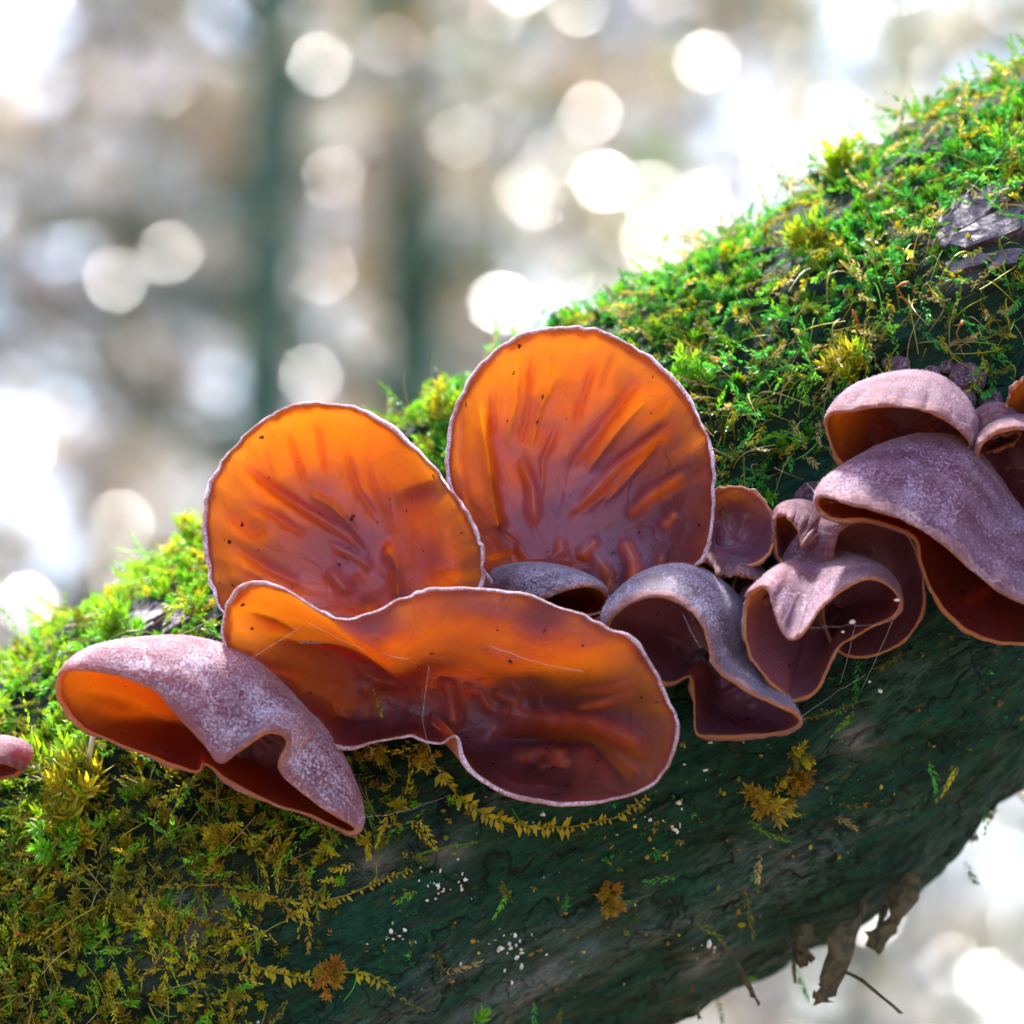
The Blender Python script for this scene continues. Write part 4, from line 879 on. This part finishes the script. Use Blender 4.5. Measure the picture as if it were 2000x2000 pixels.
for cx, cy, sg, n, sz in [(1000,1860,28,26,5),(860,1720,22,22,4),(1310,1590,30,9,5),(1370,1500,30,10,4),(1070,1580,30,4,5),(790,1830,18,10,4),(980,1700,120,14,3),(1700,1320,25,5,4),(500,1990,40,8,5),(1250,1480,150,14,3),(1380,1850,20,6,5)]:
    for _ in range(n): sp_.append((cx + dr.normal() * sg, cy + dr.normal() * sg * 0.8, sz * dr.uniform(0.25, 0.9)))
blobs('mould_dots', sp_, M['white'], 'tiny white mould dots dusted over the dark lower bark', 'mould')
sp_ = [(dr.uniform(560, 1980), dr.uniform(1380, 1960), dr.uniform(1.2, 4.2)) for _ in range(260)]
sp_ = [s_ for s_ in sp_ if 480 < topv(s_[0], s_[1]) < 1190]
blobs('bark_crumbs', sp_, M['debris'], 'ochre and rust coloured crumbs caught on the lower bark', 'crumbs', ['ochre', 'rust', 'gold', 'tan', 'rust', 'olive', 'deep', 'olive'])
# white mould on the fungi: the fluffy pair behind the grey flap, the flecks on the notched fungus
def fluff(px, py, w, rx, label, seed, ry=0.7):
    r = np.random.default_rng(seed); u = np.linspace(0, np.pi, 14); th = np.linspace(0, 2 * np.pi, 22, endpoint=False)
    sp = np.stack([np.sin(u)[:, None] * np.cos(th), np.cos(u)[:, None] * np.ones(22) * ry, np.sin(u)[:, None] * np.sin(th)], -1)
    sp = sp * (1 + 0.25 * fbm(sp * 3 + seed, 3, seed))[..., None]
    f = fr(np.array([px, py, w * 1e-3])); v = f + sp.reshape(-1, 3) * rx * 1e-4
    i = np.arange(13)[:, None] * 22; j = np.arange(22)[None]; j2 = (j + 1) % 22
    q = np.stack([i + j, i + j2, i + 22 + j2, i + 22 + j], -1).reshape(-1, 4)
    tag(mesh_obj('mould_fluff', w3(v), [q], M['white'], None, w3(f)), label, 'mould', 'white mould fluffs')
fluff(1030, 1121, -11, 26, 'larger white mould fluff on top of the grey velvet flap', 1, 0.5); fluff(994, 1126, -11, 15, 'smaller white mould fluff on top of the grey velvet flap', 2)
fluff(1664, 1214, -24, 6, 'white mould fleck inside the hollow of the notched fungus', 3); fluff(1646, 1234, -22, 3.5, 'tiny lower mould fleck inside the notched fungus', 4); fluff(1752, 1172, -31, 6, 'white droplet of mould on the outer lip of the notched fungus', 5, 0.4)

# spider silk
def thread(pts, label, rad=0.000015):
    p = np.array(pts, float); t = np.linspace(0, 1, 14); q = np.stack([np.interp(t, np.linspace(0, 1, len(p)), p[:, k]) for k in range(3)], -1)
    q[:, 1] += 7 * np.sin(t * np.pi) + 1.2 * np.sin(t * 23); q[:, 2] *= 1e-3
    v, qd, tr = tube(fr(q), rad, 4)
    tag(mesh_obj('spider_thread', w3(v), [qd, tr], M['silk'], None, w3(fr(q[0]))), label, 'spider silk', 'spider threads between the fungi')
for a in [([(265,1268,2),(440,1196,-21)], 'spider thread from the moss to the left edge of the wide bowl'), ([(330,1368,-38),(440,1310,-28),(590,1222,-31)], 'spider thread from the whitish velvet hood across the wide bowl'),
          ([(960,1262,-37),(1140,1311,-40)], 'bright spider thread lying across the rolled lip of the bowl'), ([(600,1215,-31),(700,1258,-36),(800,1288,-38)], 'spider thread inside the left hollow of the wide bowl'),
          ([(838,1300,-34),(824,1400,-30),(842,1470,-22),(872,1535,-14)], 'beaded spider thread hanging from the wide bowl to the bark'), ([(692,1598,-31),(780,1580,-22),(880,1552,-12)], 'spider thread from the pointed frill to the bark'),
          ([(1757,1180,-31),(1715,1270,-26),(1680,1352,-14)], 'spider thread from the outer lip of the notched fungus down to the bark'), ([(1672,1212,-25),(1655,1280,-22),(1640,1338,-13)], 'spider thread from the mould fleck down to the bark'),
          ([(1582,1226,-41),(1665,1213,-26),(1722,1220,-26)], 'spider thread across the hollow of the notched fungus'), ([(1335,1200,-36),(1372,1268,-35)], 'spider thread across the mouth of the grey velvet hood'),
          ([(1560,1402,-34),(1640,1340,-14),(1690,1318,-13)], 'spider thread from the pointed fungus tip to the bark'), ([(1575,942,-10),(1625,982,-33)], 'spider thread tied to the left end of the large mauve hood'), ([(1840,430,4),(2010,225,14)], 'long spider thread over the bare bark patch')]:
    thread(*a)

# ------------------------------------------------------------------ the wood behind
OPEN = [(430,50,95),(240,235,60),(650,690,95),(395,570,70),(110,1090,110),(630,10,85),(1215,15,75),(930,560,60),(1330,300,80),(1090,620,80),(45,385,35),(1885,1740,65),(1900,150,70),(680,540,45),(1380,1990,90),(560,620,45),(380,690,45),(640,350,40),(1010,100,60),(120,760,60),(270,830,50)]
OPEN = np.array(OPEN, float); OPEN[:, 2] *= 0.6
def tree(x, y, h, r0, label, seed, lean=(0, 0), nlimb=16, leaf=(0.05,), nleaf=3000, cols=('tan', 'ochre'), bark='trunk_grey', zlo=0.25, reach=1.6, limbs=(), behind=False, n_glint=520, group='trees of the wood behind the trunk'):
    r = np.random.default_rng(seed); o = thing('woodland_tree', (x, y, -0.05), label, 'tree', group)
    t = np.linspace(0, 1, 14)
    path = np.stack([x + lean[0] * t * h + 0.06 * h * 0.2 * np.sin(t * 5 + seed), y + lean[1] * t * h + 0.02 * np.cos(t * 7 + seed), -0.1 + t * h], -1)
    v, q, tr = tube(path, r0 * (1 - 0.72 * t) * (1 + 0.5 * np.exp(-t * 25)), 12)
    mesh_obj('trunk', v, [q, tr], M[bark], o, (x, y, -0.05))
    mb = MB(); tips = []
    for pl, dist, rr in limbs:
        g = np.array([fr(np.array([a_, b_, dist - S])) for a_, b_ in pl]); g = w3(g); mb.tube(g, np.linspace(rr, rr * 0.5, len(g)), 8)
    for k in range(nlimb):
        u = zlo + (1 - zlo) * (k + r.random()) / nlimb; b = np.array([np.interp(u, t, path[:, d]) for d in range(3)])
        az = r.uniform(0.3, 2.84) if behind else r.uniform(0, 6.28); L = reach * (1.15 - 0.6 * u) * r.uniform(0.6, 1.2); d = np.array([math.cos(az), math.sin(az), r.uniform(0.05, 0.7)]); d /= np.linalg.norm(d)
        s_ = np.linspace(0, 1, 8)[:, None]; p = b + d * L * s_ + np.array([0, 0, 0.15 * L]) * s_ ** 2 + np.cumsum(r.normal(0, 0.02 * L, (8, 3)), 0) * (s_ > 0)
        mb.tube(p, r0 * 0.34 * (1 - u * 0.5) * (1 - 0.85 * s_[:, 0]) + 0.002, 6)
        for m in range(7):
            uu = r.uniform(0.25, 1); bb = np.array([np.interp(uu, s_[:, 0], p[:, e]) for e in range(3)])
            dd = norm(d * 0.6 + r.normal(0, 0.7, 3)); LL = L * 0.45 * r.uniform(0.5, 1.2)
            pp = bb + dd * LL * np.linspace(0, 1, 5)[:, None] + np.cumsum(r.normal(0, 0.03 * LL, (5, 3)), 0)
            mb.tube(pp, np.linspace(0.006, 0.0015, 5), 4); tips.append((pp, LL))
    mb.build('branches', M[bark], o, (x, y, -0.05))
    # leaves along the twigs
    pick_ = r.integers(0, len(tips), nleaf); uu = r.uniform(0.1, 1.05, nleaf)
    arr = np.array([tp[0] for tp in tips]); seg = np.clip((uu * 4).astype(int), 0, 3); fr_ = (uu * 4 - seg)[:, None]
    base = arr[pick_, seg] * (1 - fr_) + arr[pick_, seg + 1] * fr_ + r.normal(0, 0.09, (nleaf, 3))
    fo = frame_of(base); pp = pxof(fo)
    dist = np.linalg.norm((pp[:, None] - OPEN[None, :, :2]), axis=2) / OPEN[None, :, 2]
    keep = ~((dist.min(1) < 1) & (r.random(nleaf) < 0.93)); base = base[keep]; n = len(base)
    a = norm(r.normal(0, 1, (n, 3)) * [1, 1, 0.5] + [0, 0, -0.3]); b = norm(np.cross(a, norm(r.normal(0, 0.6, (n, 3)) + [0, -0.35, 0.75])))
    half = norm(sun_dir + norm(np.array(cam.location) - base)); wet = r.random(n) < 0.05      # some leaves set as mirrors, throwing sun glints into the camera
    hn_ = norm(half + r.normal(0, 0.10, (n, 3))); a2 = norm(np.cross(hn_, r.normal(0, 1, (n, 3)))); b2_ = np.cross(hn_, a2)
    a = np.where(wet[:, None], a2, a); b = np.where(wet[:, None], b2_, b)
    nn = np.cross(a, b); L = r.choice(leaf, n)[:, None] * r.uniform(0.7, 1.3, (n, 1))
    vs_ = np.stack([base, base + a * L * .45 + b * L * .36 + nn * L * .06, base + a * L, base + a * L * .45 - b * L * .36 + nn * L * .06, base + a * L * .45 - nn * L * .05], 1).reshape(-1, 3)
    i = np.arange(n)[:, None] * 5
    tri = np.concatenate([i + np.array([[4, k, (k + 1) % 4]]) for k in range(4)], 0)
    c = pick(r, n, list(cols), [1] * len(cols)) * r.uniform(0.7, 1.3, (n, 1))
    nw = 0 if n_glint == 0 else n_glint * 12
    if nw:  # small leaves added only to reflect the sun as bright blurred discs
        k_ = r.integers(0, len(tips), nw); u_ = r.uniform(0.2, 1, nw); sg = np.clip((u_ * 4).astype(int), 0, 3); fb_ = (u_ * 4 - sg)[:, None]
        bs = arr[k_, sg] * (1 - fb_) + arr[k_, sg + 1] * fb_ + r.normal(0, 0.06, (nw, 3)); pq = pxof(frame_of(bs))
        bs = bs[(pq[:, 0] > -700) & (pq[:, 0] < 2700) & (pq[:, 1] > -700) & (pq[:, 1] < 2300)][:n_glint]; nw = len(bs)
        hn_ = norm(norm(sun_dir + norm(np.array(cam.location) - bs)) + r.normal(0, 0.035, (nw, 3))); a3 = norm(np.cross(hn_, r.normal(0, 1, (nw, 3)))); b3 = np.cross(hn_, a3); L3 = r.uniform(0.010, 0.022, (nw, 1))
        v3 = np.stack([bs, bs + a3 * L3 * .45 + b3 * L3 * .38, bs + a3 * L3, bs + a3 * L3 * .45 - b3 * L3 * .38, bs + a3 * L3 * .45], 1).reshape(-1, 3)
        tri = np.vstack([tri, np.concatenate([np.arange(nw)[:, None] * 5 + np.array([[4, k, (k + 1) % 4]]) for k in range(4)], 0) + len(vs_)]); vs_ = np.vstack([vs_, v3]); c = np.vstack([c, np.tile(CARR['pale'], (nw, 1)) * r.uniform(0.7, 1.1, (nw, 1))])
    cr = mesh_obj('crown', vs_, [tri], M['tree_leaf'], o, (x, y, -0.05), col=np.repeat(c, 5, 0), smooth=False); cr['kind'] = 'stuff'
    return o
CARR.update({'dead': np.array((0.40, 0.31, 0.27)), 'grey': np.array((0.40, 0.39, 0.44)), 'mauve': np.array((0.42, 0.37, 0.44)), 'pale': np.array((0.58, 0.54, 0.53)), 'amber': np.array((0.48, 0.27, 0.10)), 'ivy': np.array((0.07, 0.18, 0.09))})
def at(px, dist): return (px - 1000) / 2000 * W * dist
tree(at(365, 6.5), 5.5, 5.5, 0.065, 'slender green barked tree with pale dead leaves in the wood', 401, (0.012, 0), 20, (0.05, 0.07), 3000, ('grey', 'dead', 'mauve', 'pale'), 'trunk_green', 0.2, 1.5, [([(520,360),(400,395),(250,440),(120,470),(-100,520)], 6.4, 0.014), ([(560,640),(700,560),(850,470)], 6.4, 0.008), ([(500,150),(620,60),(760,-60)], 6.4, 0.010)])
tree(at(720, 7), 6.0, 5.0, 0.08, 'leaning sapling with dark green bark beside the slender green tree', 402, (0.012, 0), 18, (0.05, 0.07), 1600, ('grey', 'dead', 'ivy', 'mauve'), 'trunk_green', 0.2, 1.3)
tree(at(-300, 8), 7.0, 6, 0.08, 'grey tree with amber leaves at the far left of the wood', 403, (0.01, 0), 24, (0.05, 0.07), 9000, ('grey', 'dead', 'amber', 'pale'), 'trunk_grey', 0.2, 1.7)
tree(at(1050, 11), 10.2, 7, 0.09, 'tall pale grey tree with thin mauve foliage', 404, (-0.006, 0), 20, (0.06,), 11000, ('grey', 'mauve', 'pale', 'dead'), 'trunk_grey', 0.2, 1.7)
tree(at(1750, 11), 10.0, 6, 0.09, 'grey tree with ivy green foliage at the right of the wood', 405, (0.0, 0), 20, (0.06,), 11000, ('pale', 'grey', 'ivy', 'pale'), 'trunk_green', 0.2, 1.7)
tree(at(150, 12), 11.5, 7, 0.10, 'far left brown leaved tree behind the amber one', 406, (0.01, 0), 24, (0.06, 0.08), 8000, ('dead', 'grey', 'mauve', 'amber'), 'trunk_grey', 0.15, 2.0)
tree(at(2500, 9), 8.0, 6, 0.09, 'grey tree with pale leaves beyond the raised end of the trunk', 407, (-0.01, 0), 20, (0.06,), 10000, ('pale', 'grey', 'ivy', 'dead'), 'trunk_grey', 0.2, 1.8)
tree(at(700, 14), 13.5, 8, 0.11, 'farthest tall tree with dull brown foliage', 408, (0.0, 0), 22, (0.07,), 5200, ('dead', 'grey', 'mauve', 'pale'), 'trunk_grey', 0.12, 2.3)
tree(at(1350, 13), 12.0, 7, 0.10, 'hazy lilac leaved tree between the tall pale tree and the ivy green one', 411, (0.0, 0), 22, (0.07,), 8500, ('pale', 'mauve', 'grey', 'pale'), 'trunk_grey', 0.12, 2.1)
tree(at(-1500, 9), 8.5, 6, 0.1, 'stout grey tree standing apart on the left', 409, (0.01, 0), 18, (0.06,), 3000, ('dead', 'grey', 'pale'), 'trunk_grey', 0.2, 1.8)
tree(at(4200, 10), 9.5, 6, 0.1, 'stout grey tree standing apart on the right', 410, (0.0, 0), 18, (0.06,), 3000, ('dead', 'grey', 'pale'), 'trunk_grey', 0.2, 1.8)

# more of the wood at both sides, added unseen to cut front fill light
for k, (x, y, lb) in enumerate([(-3.2, 1.2, 'unseen bushy tree added in the wood well left of the leaning trunk'), (3.6, 1.6, 'unseen bushy tree added in the wood well right of the leaning trunk')]):
    tree(x, y, 5.5, 0.09, lb, 500 + k, (0, 0), 18, (0.11, 0.14), 2600, ('dead', 'ivy', 'olive', 'ivy'), 'trunk_grey', 0.18, 2.0)
